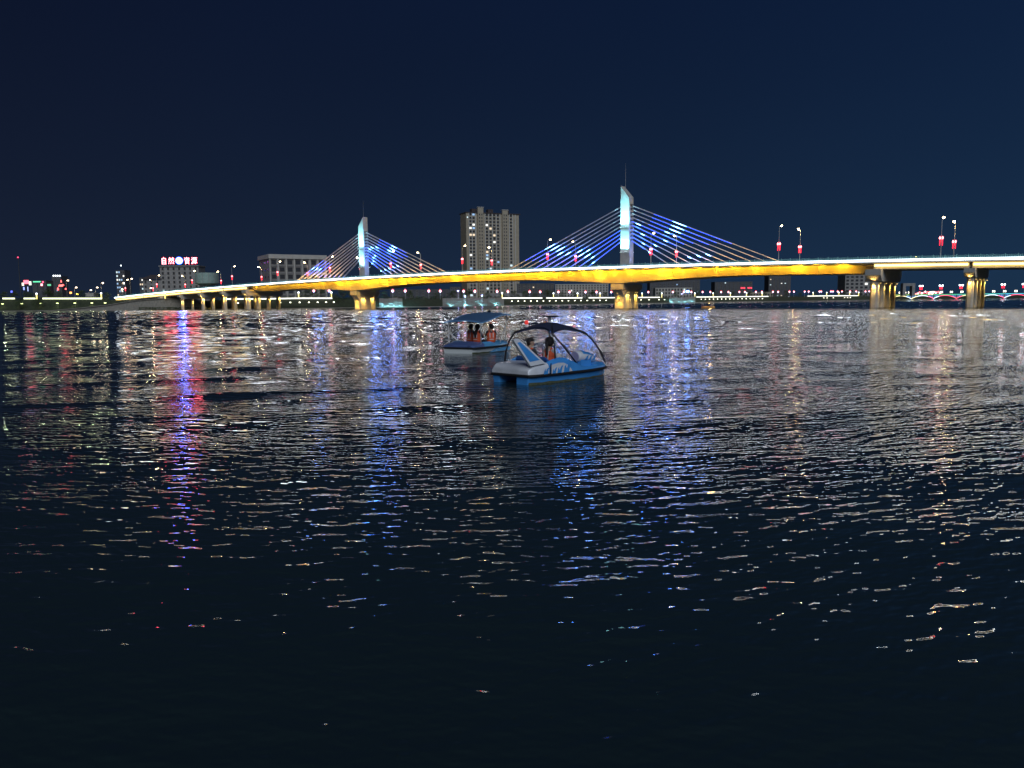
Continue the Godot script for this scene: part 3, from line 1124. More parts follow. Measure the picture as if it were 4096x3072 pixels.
func build_lotus_lamps(pole_m: Material) -> void:
	var white := glow("lotus_white", Color(1.0, 0.84, 0.92), 2.6)
	var red := glow("lotus_red", Color(1.0, 0.05, 0.10), 3.5, Color(0.5, 0.1, 0.1))
	var violet := glow("lotus_violet", Color(0.45, 0.42, 1.0), 4.0)
	var proto := thing("lotus_lamp", "", "street lamp", Vector3.ZERO, 0.0, "lotus-flower lamps along the far promenade")
	var mb := MB.new()
	mb.lathe(Vector3.ZERO, [[0.2, 0.0], [0.2, 0.3], [0.09, 0.5], [0.07, 3.9]], 8)
	part("pole", mb.mesh(true), pole_m, proto)
	var cup := MB.new()
	cup.lathe(Vector3(0, 3.8, 0), [[0.07, 0.0], [0.3, 0.25], [0.22, 0.45]], 10)
	part("cup", cup.mesh(true), violet, proto)
	for k in 6:
		var a := TAU * k / 6
		var pm := MB.new()
		var c := Vector3(cos(a) * 0.38, 4.7, sin(a) * 0.38)
		pm.ball(c, Vector3(0.24, 0.52, 0.24), 8, 6)
		part("petal", pm.mesh(true), white, proto)
		var rm := MB.new()
		rm.tube([c + Vector3(cos(a) * 0.28, -0.35, sin(a) * 0.28), c + Vector3(cos(a) * 0.36, 0.2, sin(a) * 0.36), c + Vector3(cos(a) * 0.1, 0.72, sin(a) * 0.1)], 0.07, 0.05, 6)
		part("petal_rim", rm.mesh(true), red, proto)
	var tip := MB.new()
	tip.ball(Vector3(0, 5.35, 0), Vector3(0.26, 0.55, 0.26), 8, 6)
	part("bud", tip.mesh(true), red, proto)
	omni(proto, Vector3(0, 5.0, 1.2), Color(1.0, 0.55, 0.62), 1.0, 0.3)
	var xs := [1257, 1318, 1572, 1622, 1716, 1762, 1855, 1900, 1989, 2032, 2119, 2161, 2234, 2278, 2342, 2386, 2445, 2593, 2691, 2735, 2765, 2810, 2841, 2884, 2913, 2957, 2979, 3023, 3047, 3091, 3112, 3157, 3175, 3218, 3234, 3277, 3284, 3323, 3331, 3350, 3367, 3400, 3424, 3461, 3476]
	var near := [[0, 1400, "lotus lamp with white petals and red rim behind the far pylon's pier"], [1400, 1800, "lotus lamp with white petals and red rim above the grey quay wall"], [1800, 2060, "lotus lamp with white petals and red rim below the tower block"], [2060, 2460, "lotus lamp with white petals and red rim above the white-lit railing"], [2460, 2700, "lotus lamp with white petals and red rim beside the nearer main pier"], [2700, 2790, "lotus lamp with white petals and red rim beside the blue sign"], [2790, 3100, "lotus lamp with white petals and red rim beyond the orange boat"], [3100, 3260, "lotus lamp with white petals and red rim on the unlit stretch of bank"], [3260, 4000, "lotus lamp with white petals and red rim below the dark office block"]]
	for i in xs.size():
		var px := float(xs[i])
		var label := ""
		for q in near:
			if px >= q[0] and px < q[1]: label = q[2]
		var at := bank(px, 17.0)
		var o: Node3D = proto
		if i == 0:
			proto.position = at
			proto.set_meta("label", label)
		else:
			o = copy_of(proto, label, at, rng.randf() * 0.5)
	# slim poles with a violet tulip top by the teal slope
	var tp := thing("tulip_lamp", "slim purple-lit tulip lamp standing on the teal-lit slope", "street lamp", bank(1833, 12.0), 0.0, "tulip lamps by the teal slope")
	var t := MB.new()
	t.tube([Vector3(0, 0, 0), Vector3(0, 4.6, 0)], 0.09, 0.07, 7)
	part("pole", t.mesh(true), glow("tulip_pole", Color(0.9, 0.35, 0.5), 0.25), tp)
	var th := MB.new()
	th.lathe(Vector3(0, 4.5, 0), [[0.08, 0.0], [0.3, 0.4], [0.75, 1.0], [0.3, 0.85]], 9)
	part("tulip_top", th.mesh(true), violet, tp)
	omni(tp, Vector3(0, 5.8, 0), Color(0.5, 0.5, 1.0), 2.0, 0.3)
	for q in [[1860.0, 4.0], [1928.0, 5.0], [2727.0, 8.0]]:
		copy_of(tp, "" if q[0] < 2000 else "slim purple-lit tulip lamp standing among the rocks near the blue sign", bank(q[0], q[1]), 0.0)

func build_pillars(dark: Material) -> void:
	var shaft := glow("pillar_yellow", Color(1.0, 0.80, 0.16), 2.0)
	var cap := glow("pillar_cap", Color(0.72, 0.82, 1.0), 4.0)
	var proto := thing("light_pillar", "", "lamp", Vector3.ZERO, 0.0, "square light pillars along the far promenade")
	var b := MB.new()
	b.box(Vector3(0, 0.15, 0), Vector3(0.9, 0.3, 0.9))
	part("plinth", b.mesh(), dark, proto)
	var s := MB.new()
	s.box(Vector3(0, 1.85, 0), Vector3(0.5, 3.1, 0.5))
	part("shaft", s.mesh(), shaft, proto)
	for q in [[-1, -1], [1, -1], [-1, 1], [1, 1]]:
		var c := MB.new()
		c.box(Vector3(0.27 * q[0], 1.85, 0.27 * q[1]), Vector3(0.08, 3.12, 0.08))
		part("corner_strip", c.mesh(), dark, proto)
	var t := MB.new()
	t.lathe(Vector3(0, 3.4, 0), [[0.36, 0.0], [0.5, 0.2], [0.5, 0.55], [0.2, 0.8]], 8)
	part("cap_light", t.mesh(true), cap, proto)
	omni(proto, Vector3(0, 3.8, 0.9), Color(1.0, 0.92, 0.7), 1.0, 0.3)
	var xs := [150, 408, 661, 1196, 1327, 2009, 2214, 2310, 2400, 2568, 2647, 2779, 2852, 2921, 2986, 3048, 3252, 3306, 3355, 3398, 3434]
	var names := [[0, 300, "yellow light pillar among the trees of the lime-lit bank"], [300, 500, "yellow light pillar at the end of the lime-lit railing"], [500, 900, "yellow light pillar in front of the bridge ramp"], [900, 1400, "yellow light pillar behind the slender approach piers"], [1400, 2100, "white light pillar at the head of the teal-lit slope"], [2100, 2460, "short light pillar on the railing before the low white housing"], [2460, 2700, "short light pillar beside the nearer main pier"], [2700, 3100, "short light pillar on the railing beyond the orange boat"], [3100, 4000, "short light pillar on the railing below the dark office block"]]
	for i in xs.size():
		var px := float(xs[i])
		var label := ""
		for q in names:
			if px >= q[0] and px < q[1]: label = q[2]
		var at := bank(px, 14.6)
		if px > 600 and px < 700: at = P(661, 1197.0, 434.0)
		if i == 0:
			proto.position = at
			proto.set_meta("label", label)
		else: copy_of(proto, label, at, 0.0)

func build_bank_lights(dark: Material) -> void:
	var lens := glow("bank_lens", Color(1.0, 0.95, 0.72), 8.0)
	var lens2 := glow("bank_lens_lime", Color(0.86, 1.0, 0.35), 5.0)
	var protos := []
	for kind in 2:
		var p := thing("bank_lamp", "", "lamp", Vector3.ZERO, 0.0, "small lamps set in the far bank")
		var b := MB.new()
		b.tube([Vector3(0, -0.2, 0), Vector3(0, 0.55, 0)], 0.07, 0.06, 6)
		part("stake", b.mesh(true), dark, p)
		var h := MB.new()
		h.box(Vector3(0, 0.72, 0), Vector3(0.75, 0.4, 0.34))
		part("housing", h.mesh(), dark, p)
		var l := MB.new()
		l.box(Vector3(0, 0.72, 0.185), Vector3(0.68 if kind == 0 else 1.3, 0.34, 0.03))
		part("lens", l.mesh(), lens if kind == 0 else lens2, p)
		if kind == 1: spot(p, Vector3(0, 0.9, 0.3), Vector3(0, -0.3, 1), Color(0.9, 1.0, 0.5), 6.0, 70.0, 0.15)
		protos.append(p)
	var rows := []
	for x in [12, 89, 163, 231, 301, 369, 422]: rows.append([float(x), 8.5, 1, "lime bank lamp below the lime-lit railing"])
	for x in [953, 1122, 1162, 1199, 1236, 1271, 1305, 1336]: rows.append([float(x), 8.0, 0, "small bank lamp behind the slender approach piers"])
	for k in 16: rows.append([2048.0 + k * 25.1, 7.5, 0, "small bank lamp below the tower block's riverside railing"])
	for x in [2564, 2596, 2636, 2658]: rows.append([float(x), 7.5, 0, "small bank lamp beside the nearer main pier"])
	for k in 16: rows.append([2805.0 + k * 16.3, 7.5, 0, "small bank lamp beyond the orange boat"])
	for x in [3295, 3308, 3333, 3378, 3390, 3401]: rows.append([float(x), 7.5, 0, "small bank lamp below the dark office block"])
	var first := [true, true]
	for q in rows:
		var k: int = q[2]
		var at := bank(q[0], q[1])
		if first[k]:
			first[k] = false
			protos[k].position = at
			protos[k].set_meta("label", q[3])
		else: copy_of(protos[k], q[3], at, 0.0)

# ------------------------------------------------------------------ buildings
var window_mesh := {}

# one window: a frame ring that stands proud of the wall and its pane
func add_window(parent: Node3D, at: Vector3, w: float, h: float, lit: Material) -> void:
	var key := "%.2f %.2f" % [w, h]
	if not window_mesh.has(key):
		var f := MB.new()
		var t := 0.12
		f.box(Vector3(0, h / 2, 0), Vector3(w + t, t, 0.16))
		f.box(Vector3(0, -h / 2, 0.04), Vector3(w + t * 1.6, t, 0.26))
		f.box(Vector3(-w / 2, 0, 0), Vector3(t, h - t, 0.16))
		f.box(Vector3(w / 2, 0, 0), Vector3(t, h - t, 0.16))
		var p := MB.new()
		p.box(Vector3(0, 0, 0), Vector3(w - t, h - t, 0.06))
		window_mesh[key] = [f.mesh(), p.mesh()]
	var o := part("window", window_mesh[key][0], mat("window_frame", Color(0.34, 0.30, 0.25), 0.6), parent, at + Vector3(0, 0, 0.08))
	part("pane", window_mesh[key][1], lit if lit else mat("dark_pane", Color(0.05, 0.05, 0.055), 0.25), o)

func lit_pane(r: RandomNumberGenerator) -> Material:
	var k := r.randi() % 4
	if k == 0: return glow("pane_warm", Color(1.0, 0.72, 0.40), 0.9)
	if k == 1: return glow("pane_cool", Color(0.72, 0.95, 1.0), 0.9)
	if k == 2: return glow("pane_blue", Color(0.25, 0.55, 1.0), 0.7)
	return glow("pane_white", Color(1.0, 0.96, 0.86), 1.2)

# a plain block of floors: front face at +z of its own frame
func block(called: String, label: String, px0: float, px1: float, ytop: float, depth: float, deep: float, floors: int, cols: int, wall: Material, lit: float, turn := 0.0, sd := 1, win := Vector2(1.3, 1.5), ybase := 4.0, group := "") -> Node3D:
	var w := (px1 - px0) / F * depth
	var c := P((px0 + px1) / 2, ytop, depth)
	var top := c.y - ybase
	var T := thing(called, label, "building", Vector3(c.x, ybase, c.z), turn, group)
	var mb := MB.new()
	mb.box(Vector3(0, top / 2 - 0.5, -deep / 2), Vector3(w, top + 1.0, deep))
	part("wall", mb.mesh(), wall, T)
	var rf := MB.new()
	rf.box(Vector3(0, top + 0.25, 0.06), Vector3(w + 0.5, 0.5, 0.3))
	rf.box(Vector3(0, top + 0.25, -deep), Vector3(w + 0.5, 0.5, 0.3))
	rf.box(Vector3(-w / 2, top + 0.25, -deep / 2), Vector3(0.3, 0.5, deep - 0.3))
	rf.box(Vector3(w / 2, top + 0.25, -deep / 2), Vector3(0.3, 0.5, deep - 0.3))
	part("parapet", rf.mesh(), wall, T)
	var r := RandomNumberGenerator.new()
	r.seed = sd
	for f in floors:
		for k in cols:
			var x := -w / 2 + w * (k + 0.5) / cols
			var y := top * (f + 0.55) / floors
			add_window(T, Vector3(x, y, 0), minf(win.x, w / cols * 0.7), minf(win.y, top / floors * 0.62), lit_pane(r) if r.randf() < lit else null)
	return T

func build_buildings() -> void:
	var tan_wall := grainy("tan_render", Color(0.33, 0.275, 0.20), Color(0.43, 0.36, 0.27), 0.05, 0.9, 4, 71)
	var grey_wall := grainy("grey_render", Color(0.22, 0.205, 0.20), Color(0.36, 0.34, 0.32), 0.06, 0.9, 5, 72)
	var dim_wall := grainy("dim_render", Color(0.075, 0.075, 0.085), Color(0.12, 0.12, 0.13), 0.05, 0.9, 4, 73)
	var pale_wall := grainy("pale_render", Color(0.40, 0.37, 0.33), Color(0.52, 0.48, 0.43), 0.05, 0.9, 4, 74)
	var trim := mat("white_trim", Color(0.55, 0.53, 0.5), 0.8)
	var roof := mat("dark_roof", Color(0.06, 0.045, 0.045), 0.9)
	build_tower(tan_wall, trim, roof)
	build_office(grey_wall, roof)
	# the grey concrete block with deep window bays
	var D := 560.0
	var c := P(1192, 1024, D)
	var w := 222.0 / F * D
	var h := c.y - 4.0
	var T := thing("concrete_building", "grey unlit concrete block with deep window bays left of the cables", "building", Vector3(c.x, 4, c.z), 0.55)
	var mb := MB.new()
	mb.box(Vector3(0, h / 2, -16), Vector3(w, h, 30))
	part("wall", mb.mesh(), grey_wall, T)
	for k in 8:
		var x := -w / 2 + w * k / 7.0
		var pl := MB.new()
		pl.box(Vector3(x, h / 2 - 1.2, -0.4), Vector3(0.9, h - 2.4, 1.2))
		part("pilaster", pl.mesh(), pale_wall, T)
	var cor := MB.new()
	cor.box(Vector3(0, h - 0.6, -15.7), Vector3(w + 1.8, 3.0, 32.2))
	part("cornice", cor.mesh(), pale_wall, T)
	for f in 6:
		var sl := MB.new()
		sl.box(Vector3(0, (f + 1) * (h - 2.0) / 6.0, -0.6), Vector3(w - 0.6, 0.45, 0.7))
		part("floor_band", sl.mesh(), grey_wall, T)
		for k in 7:
			add_window(T, Vector3(-w / 2 + w * (k + 0.5) / 7.0, (f + 0.5) * (h - 2.0) / 6.0, -0.95), w / 7.0 * 0.62, (h - 2.0) / 6.0 * 0.62, null)
	for k in 3:
		for f in 6: 
			var wd := MB.new()
			wd.box(Vector3(-w / 2 - 0.05, (f + 0.5) * (h - 2.0) / 6.0, -5.0 - k * 9.0), Vector3(0.16, 1.7, 3.0))
			part("window", wd.mesh(), mat("dark_pane", Color(0.05, 0.05, 0.055), 0.25), T)
	# a drum-shaped hall on a stem, greenish light put into its colour
	var dr := P(828, 1112, 520)
	var drum := thing("drum_building", "rounded drum-shaped hall with greenish light in its colour, beside the red rooftop sign", "building", Vector3(dr.x, 4, dr.z))
	var dm := MB.new()
	var dh := dr.y - 4.0
	dm.lathe(Vector3(0, 0, 0), [[1.4, 0.0], [1.4, dh - 5.0]], 12)
	part("stem", dm.mesh(true), grey_wall, drum)
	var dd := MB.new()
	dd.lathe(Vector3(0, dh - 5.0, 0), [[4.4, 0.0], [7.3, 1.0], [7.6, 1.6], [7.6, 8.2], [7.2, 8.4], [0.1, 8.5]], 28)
	part("drum", dd.mesh(true), grainy("drum_green_light", Color(0.20, 0.30, 0.27), Color(0.34, 0.44, 0.40), 0.12, 0.7, 5, 79), drum)
	for k in 12:
		var a := TAU * k / 12
		var rb := MB.new()
		rb.box(Vector3(cos(a) * 7.65, dh - 0.1, sin(a) * 7.65), Vector3(0.2, 6.6, 0.2))
		part("rib", rb.mesh(), grey_wall, drum)
	# low blocks seen under the deck and far towers
	block("apartment_block", "long low white housing row with dark upright windows under the deck", 2222, 2432, 1138, 640, 14, 6, 18, pale_wall, 0.03, -0.1, 4, Vector2(1.1, 1.7))
	block("apartment_block", "dim wide block right of the tower block, two lit windows", 2068, 2218, 1136, 660, 14, 7, 8, dim_wall, 0.05, 0.0, 5)
	block("apartment_block", "dim block behind the lotus lamps left of the tower block", 1800, 1842, 1150, 600, 12, 5, 3, dim_wall, 0.0, 0.0, 6)
	block("apartment_block", "pale row of low houses near the blue sign", 2622, 2768, 1153, 760, 12, 3, 12, pale_wall, 0.02, 0.0, 7, Vector2(1.6, 2.4))
	block("apartment_block", "dim block seen just left of the nearer main pier", 2396, 2432, 1141, 700, 12, 6, 4, grey_wall, 0.0, 0.0, 8)
	block("high_rise", "faint dark high-rise under the deck beyond the red number display", 3076, 3164, 1093, 1150, 20, 18, 6, dim_wall, 0.05, 0.0, 9, Vector2(2.0, 2.0))
	block("high_rise", "dim wide slab under the deck behind the blue sign", 2600, 2800, 1120, 1000, 20, 10, 12, dim_wall, 0.04, 0.0, 10, Vector2(1.8, 1.6))
	block("high_rise", "dim slab under the deck above the orange boat", 2860, 3010, 1128, 1050, 20, 9, 9, dim_wall, 0.05, 0.0, 11, Vector2(1.8, 1.6))
	block("office_block", "dark office block with two teal-lit windows left of the end pier", 3382, 3494, 1101, 860, 20, 6, 6, grey_wall, 0.07, 0.0, 14, Vector2(3.2, 3.0))
	block("low_pavilion", "low tan pavilion roofs behind the railing right of the orange boat", 3000, 3092, 1170, 800, 12, 1, 8, tan_wall, 0.0, 0.0, 13, Vector2(1.6, 2.0))
	block("apartment_block", "dim row of low houses behind the lotus lamps above the quay wall", 1560, 1800, 1160, 620, 12, 4, 10, dim_wall, 0.04, 0.0, 15)
	block("low_wall_building", "low pale wall building left of the tower block's foot", 1940, 2100, 1176, 560, 6, 1, 10, grey_wall, 0.0, 0.0, 16, Vector2(1.0, 1.2))
	block("pale_house", "small pale house behind the lime-lit railing", 342, 374, 1175, 520, 6, 1, 3, pale_wall, 0.0, 0.0, 17, Vector2(1.0, 1.0), 6.0)
	block("high_rise", "distant high-rise with rows of white lights left of the rooftop sign", 463, 497, 1082, 1000, 16, 9, 4, dim_wall, 0.4, 0.0, 18, Vector2(2.2, 2.2))
	block("high_rise", "slim distant block with blue-white windows beside the rooftop sign building", 557, 572, 1112, 900, 12, 6, 2, dim_wall, 0.55, 0.0, 19, Vector2(1.6, 2.0))
	block("high_rise", "distant low block outlined by a green neon roof line", 128, 184, 1124, 900, 14, 4, 5, dim_wall, 0.05, 0.0, 20)
	block("high_rise", "distant block carrying a row of four white floodlights", 206, 244, 1106, 950, 14, 5, 3, dim_wall, 0.08, 0.0, 21)
	# portal-shaped building right of the end pier
	var pc := P(3632, 1133, 900)
	var pt := thing("portal_building", "tall square portal-shaped building beyond the coloured arch bridge", "building", Vector3(pc.x, 4, pc.z))
	for s in [-1.0, 1.0]:
		var leg := MB.new()
		leg.box(Vector3(s * 5.4, (pc.y - 4) / 2, 0), Vector3(3.4, pc.y - 4, 6))
		part("tower_leg", leg.mesh(), grey_wall, pt)
	var lint := MB.new()
	lint.box(Vector3(0, pc.y - 4 - 1.6, 0), Vector3(7.38, 3.1, 5.9))
	part("lintel", lint.mesh(), grey_wall, pt)
	build_neon()

func build_tower(wall: Material, trim: Material, roof: Material) -> void:
	var D := 700.0
	var y0 := 4.0
	var base := P(1879, 1190, D)
	var T := thing("tower_block", "tall beige apartment tower with two stair shafts behind the bridge", "building", Vector3(base.x, y0, base.z), 0.42)
	var w := 50.0
	var deep := 16.0
	var h := P(1879, 851, D).y - y0
	# local frame: left front corner at the origin, facade runs along +x, faces +z
	var mb := MB.new()
	mb.box(Vector3(w / 2, h / 2, -deep / 2), Vector3(w, h, deep))
	part("wall", mb.mesh(), wall, T)
	var end := MB.new()
	end.box(Vector3(-1.2, h / 2, -deep / 2 + 1.0), Vector3(2.4, h + 0.02, deep - 1.6))
	part("end_wall", end.mesh(), wall, T)
	var rf := MB.new()
	rf.box(Vector3(w / 2 - 0.6, h + 0.35, -deep / 2), Vector3(w + 4.2, 0.7, deep + 1.6))
	var ro := part("roof", rf.mesh(), roof, T)
	for x in [8.0, 24.0, 40.0]:
		var tk := MB.new()
		tk.box(Vector3(x, h + 2.6, -deep / 2), Vector3(5.0, 3.8, 5.0))
		part("roof_house", tk.mesh(), roof, ro)
	var floors := 26
	var fh := h / floors
	var r := RandomNumberGenerator.new()
	r.seed = 88
	for q in [[11.2, 5.0], [35.4, 3.4]]:
		var sh := MB.new()
		var sy: float = h + q[1]
		sh.box(Vector3(q[0], sy / 2, 0.9), Vector3(5.4, sy, 1.8))
		var so := part("stair_shaft", sh.mesh(), wall, T)
		var cp := MB.new()
		cp.box(Vector3(q[0], sy + 0.2, 0.6), Vector3(6.2, 0.4, 3.2))
		part("shaft_cap", cp.mesh(), trim, so)
		for f in floors:
			for s in [-1.0, 1.0]:
				add_window(T, Vector3(q[0] + s * 1.15, fh * (f + 0.6), 1.8), 1.0, 1.5, null)
	for x in [0.35, 3.2, 6.6, 16.0, 19.6, 23.2, 27.0, 30.6, 40.2, 43.4, 46.2]:
		var rib := MB.new()
		rib.box(Vector3(x, h / 2, 0.25), Vector3(0.5, h - 0.1, 0.5))
		part("rib", rib.mesh(), trim, T)
	for f in floors:
		for x in [1.8, 4.9, 17.8, 21.4, 25.1, 28.8, 41.8]:
			var lit := lit_pane(r) if r.randf() < 0.13 else null
			add_window(T, Vector3(x, fh * (f + 0.55), 0.0), 2.3, fh * 0.6, lit)
	# balconies on every third floor of the middle bay
	for f in floors:
		if f % 3 == 1:
			var bal := MB.new()
			bal.box(Vector3(25.1, fh * f + 0.3, 0.35), Vector3(2.8, 0.9, 0.65))
			part("balcony", bal.mesh(), wall, T)
	add_window(T, Vector3(-1.0, h - 4.0, 0.22), 1.2, 1.4, glow("pane_cool", Color(0.72, 0.95, 1.0), 0.9))

func build_office(wall: Material, roof: Material) -> void:
	var D := 620.0
	var c := P(716, 1066, D)
	var w := 150.0 / F * D
	var h := c.y - 5.0
	var T := thing("office_building", "grey office building under a red rooftop sign", "building", Vector3(c.x, 5, c.z), 0.06)
	var mb := MB.new()
	mb.box(Vector3(0, h / 2, -8), Vector3(w, h, 16))
	part("wall", mb.mesh(), wall, T)
	var lw := MB.new()
	lw.box(Vector3(-w / 2 - 7.0, h / 2 - 5.2, -7), Vector3(13.9, h - 10.4, 13))
	part("side_wing", lw.mesh(), wall, T)
	var lr := MB.new()
	lr.prism([Vector3(-w / 2 - 15.5, h - 9.9, 1.2), Vector3(-w / 2 + 1.0, h - 9.9, 1.2), Vector3(-w / 2 + 1.0, h - 6.6, -6), Vector3(-w / 2 - 10.5, h - 6.6, -6)], Vector3(0, 0.5, -2.0))
	part("wing_roof", lr.mesh(), roof, T)
	var r := RandomNumberGenerator.new()
	r.seed = 7
	var top := MB.new()
	top.box(Vector3(0, h + 0.4, -7.6), Vector3(w + 1.2, 0.8, 17.4))
	part("cornice", top.mesh(), wall, T)
	for f in 8:
		for k in 7:
			var x := -w / 2 + w * (k + 0.5) / 7.0
			add_window(T, Vector3(x, h * (f + 0.5) / 8.0, 0), 1.7, 2.2, glow("pane_teal", Color(0.55, 1.0, 0.95), 0.55) if (k == 2 or k == 0) and f > 1 and f < 5 and r.randf() < 0.55 else null)
	for f in 5:
		for k in 3:
			add_window(T, Vector3(-w / 2 - 12.0 + k * 4.6, (h - 10.4) * (f + 0.5) / 5.0, -0.5), 1.6, 2.0, null)
	# the rooftop sign
	var red := glow("sign_red_halo", Color(1.0, 0.01, 0.05), 5.0, Color(0.4, 0.03, 0.03))
	var core := glow("sign_core", Color(1.0, 0.62, 0.66), 5.0)
	var steel := mat("mast_steel", Color(0.4, 0.4, 0.42), 0.4, 0.6)
	var sp := P(724, 1048, D)
	var S := thing("rooftop_sign", "red glowing four-character sign with round blue emblem on the office roof", "sign", Vector3(sp.x, c.y + 0.8, c.z + 0.5), 0.06)
	var chars := {
		"first_character": [-13.1, [[50, 0, 42, 14], [20, 16, 20, 100], [20, 16, 80, 16], [80, 16, 80, 100], [20, 98, 80, 98], [20, 43, 80, 43], [20, 70, 80, 70]]],
		"second_character": [-7.4, [[28, 2, 10, 40], [22, 14, 48, 14], [48, 14, 40, 38], [40, 38, 10, 66], [20, 24, 36, 34], [16, 36, 30, 46], [54, 26, 98, 26], [76, 2, 74, 30], [74, 30, 52, 66], [76, 30, 98, 66], [86, 8, 94, 16], [12, 78, 6, 96], [34, 78, 38, 94], [58, 78, 64, 94], [82, 76, 94, 96]]],
		"third_character": [5.0, [[8, 8, 20, 18], [6, 40, 22, 26], [44, 2, 32, 24], [40, 12, 86, 12], [86, 12, 80, 24], [62, 14, 54, 34], [54, 34, 34, 48], [60, 26, 90, 46], [24, 54, 24, 84], [24, 54, 78, 54], [78, 54, 78, 84], [50, 62, 48, 80], [48, 80, 20, 100], [56, 86, 84, 100]]],
		"fourth_character": [10.6, [[10, 6, 22, 16], [4, 32, 18, 42], [4, 98, 24, 62], [32, 8, 98, 8], [36, 8, 34, 60], [34, 60, 24, 98], [66, 14, 60, 24], [48, 26, 48, 58], [48, 26, 88, 26], [88, 26, 88, 58], [48, 42, 88, 42], [48, 57, 88, 57], [68, 60, 68, 96], [68, 96, 60, 92], [52, 70, 44, 88], [84, 70, 94, 88]]]}
	for key in chars:
		var ox: float = chars[key][0]
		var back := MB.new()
		var front := MB.new()
		for q in chars[key][1]:
			var a := Vector3(ox + (q[0] - 50) * 0.046, 6.4 - q[1] * 0.052, 0)
			var b := Vector3(ox + (q[2] - 50) * 0.046, 6.4 - q[3] * 0.052, 0)
			var dirn := (b - a).normalized()
			back.beam(a - dirn * 0.25, b + dirn * 0.25, 0.16, 0.62)  # wide red strokes draw the halo of light around the pale ones
			front.beam(a - dirn * 0.05 + Vector3(0, 0, 0.16), b + dirn * 0.05 + Vector3(0, 0, 0.16), 0.12, 0.26)
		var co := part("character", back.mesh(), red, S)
		part("neon_core", front.mesh(), core, co)
		var fr := MB.new()
		fr.box(Vector3(ox - 1.5, 0.6, -0.4), Vector3(0.15, 1.3, 0.15))
		fr.box(Vector3(ox + 1.5, 0.6, -0.4), Vector3(0.15, 1.3, 0.15))
		fr.box(Vector3(ox, 3.6, -0.3), Vector3(4.6, 0.15, 0.15))
		part("support_frame", fr.mesh(), steel, S)
		area(S, Vector3(ox, 3.8, 0.5), Vector3(0, -0.12, 1), Vector3.RIGHT, Vector2(4.4, 5.0), Color(1.0, 0.02, 0.08), 52.0)
	var ring := MB.new()
	var rr := []
	for k in 25:
		rr.append(Vector3(-1.2 + cos(TAU * k / 24) * 2.75, 3.8 + sin(TAU * k / 24) * 2.75, 0))
	ring.tube(rr, 0.32, -1.0, 6)
	part("emblem_ring", ring.mesh(true), glow("sign_blue", Color(0.02, 0.08, 1.0), 6.0), S)
	var disc := MB.new()
	var dp := []
	for k in 24: dp.append(Vector3(-1.2 + cos(TAU * k / 24) * 2.5, 3.8 + sin(TAU * k / 24) * 2.5, -0.1))
	disc.prism(dp, Vector3(0, 0, 0.2))
	part("emblem_disc", disc.mesh(), glow("sign_pale", Color(0.62, 0.82, 1.0), 5.0), S)
	var glyph := MB.new()
	glyph.box(Vector3(-1.2, 3.6, 0.18), Vector3(1.9, 1.2, 0.1))
	glyph.prism([Vector3(-2.5, 4.2, 0.13), Vector3(0.1, 4.2, 0.13), Vector3(-1.2, 5.3, 0.13)], Vector3(0, 0, 0.1))
	part("emblem_mark", glyph.mesh(), glow("sign_mark", Color(0.5, 0.68, 1.0), 2.2), S)
	area(S, Vector3(-1.2, 3.8, 0.6), Vector3(0, -0.12, 1), Vector3.RIGHT, Vector2(4.6, 4.6), Color(0.05, 0.10, 1.0), 620.0)

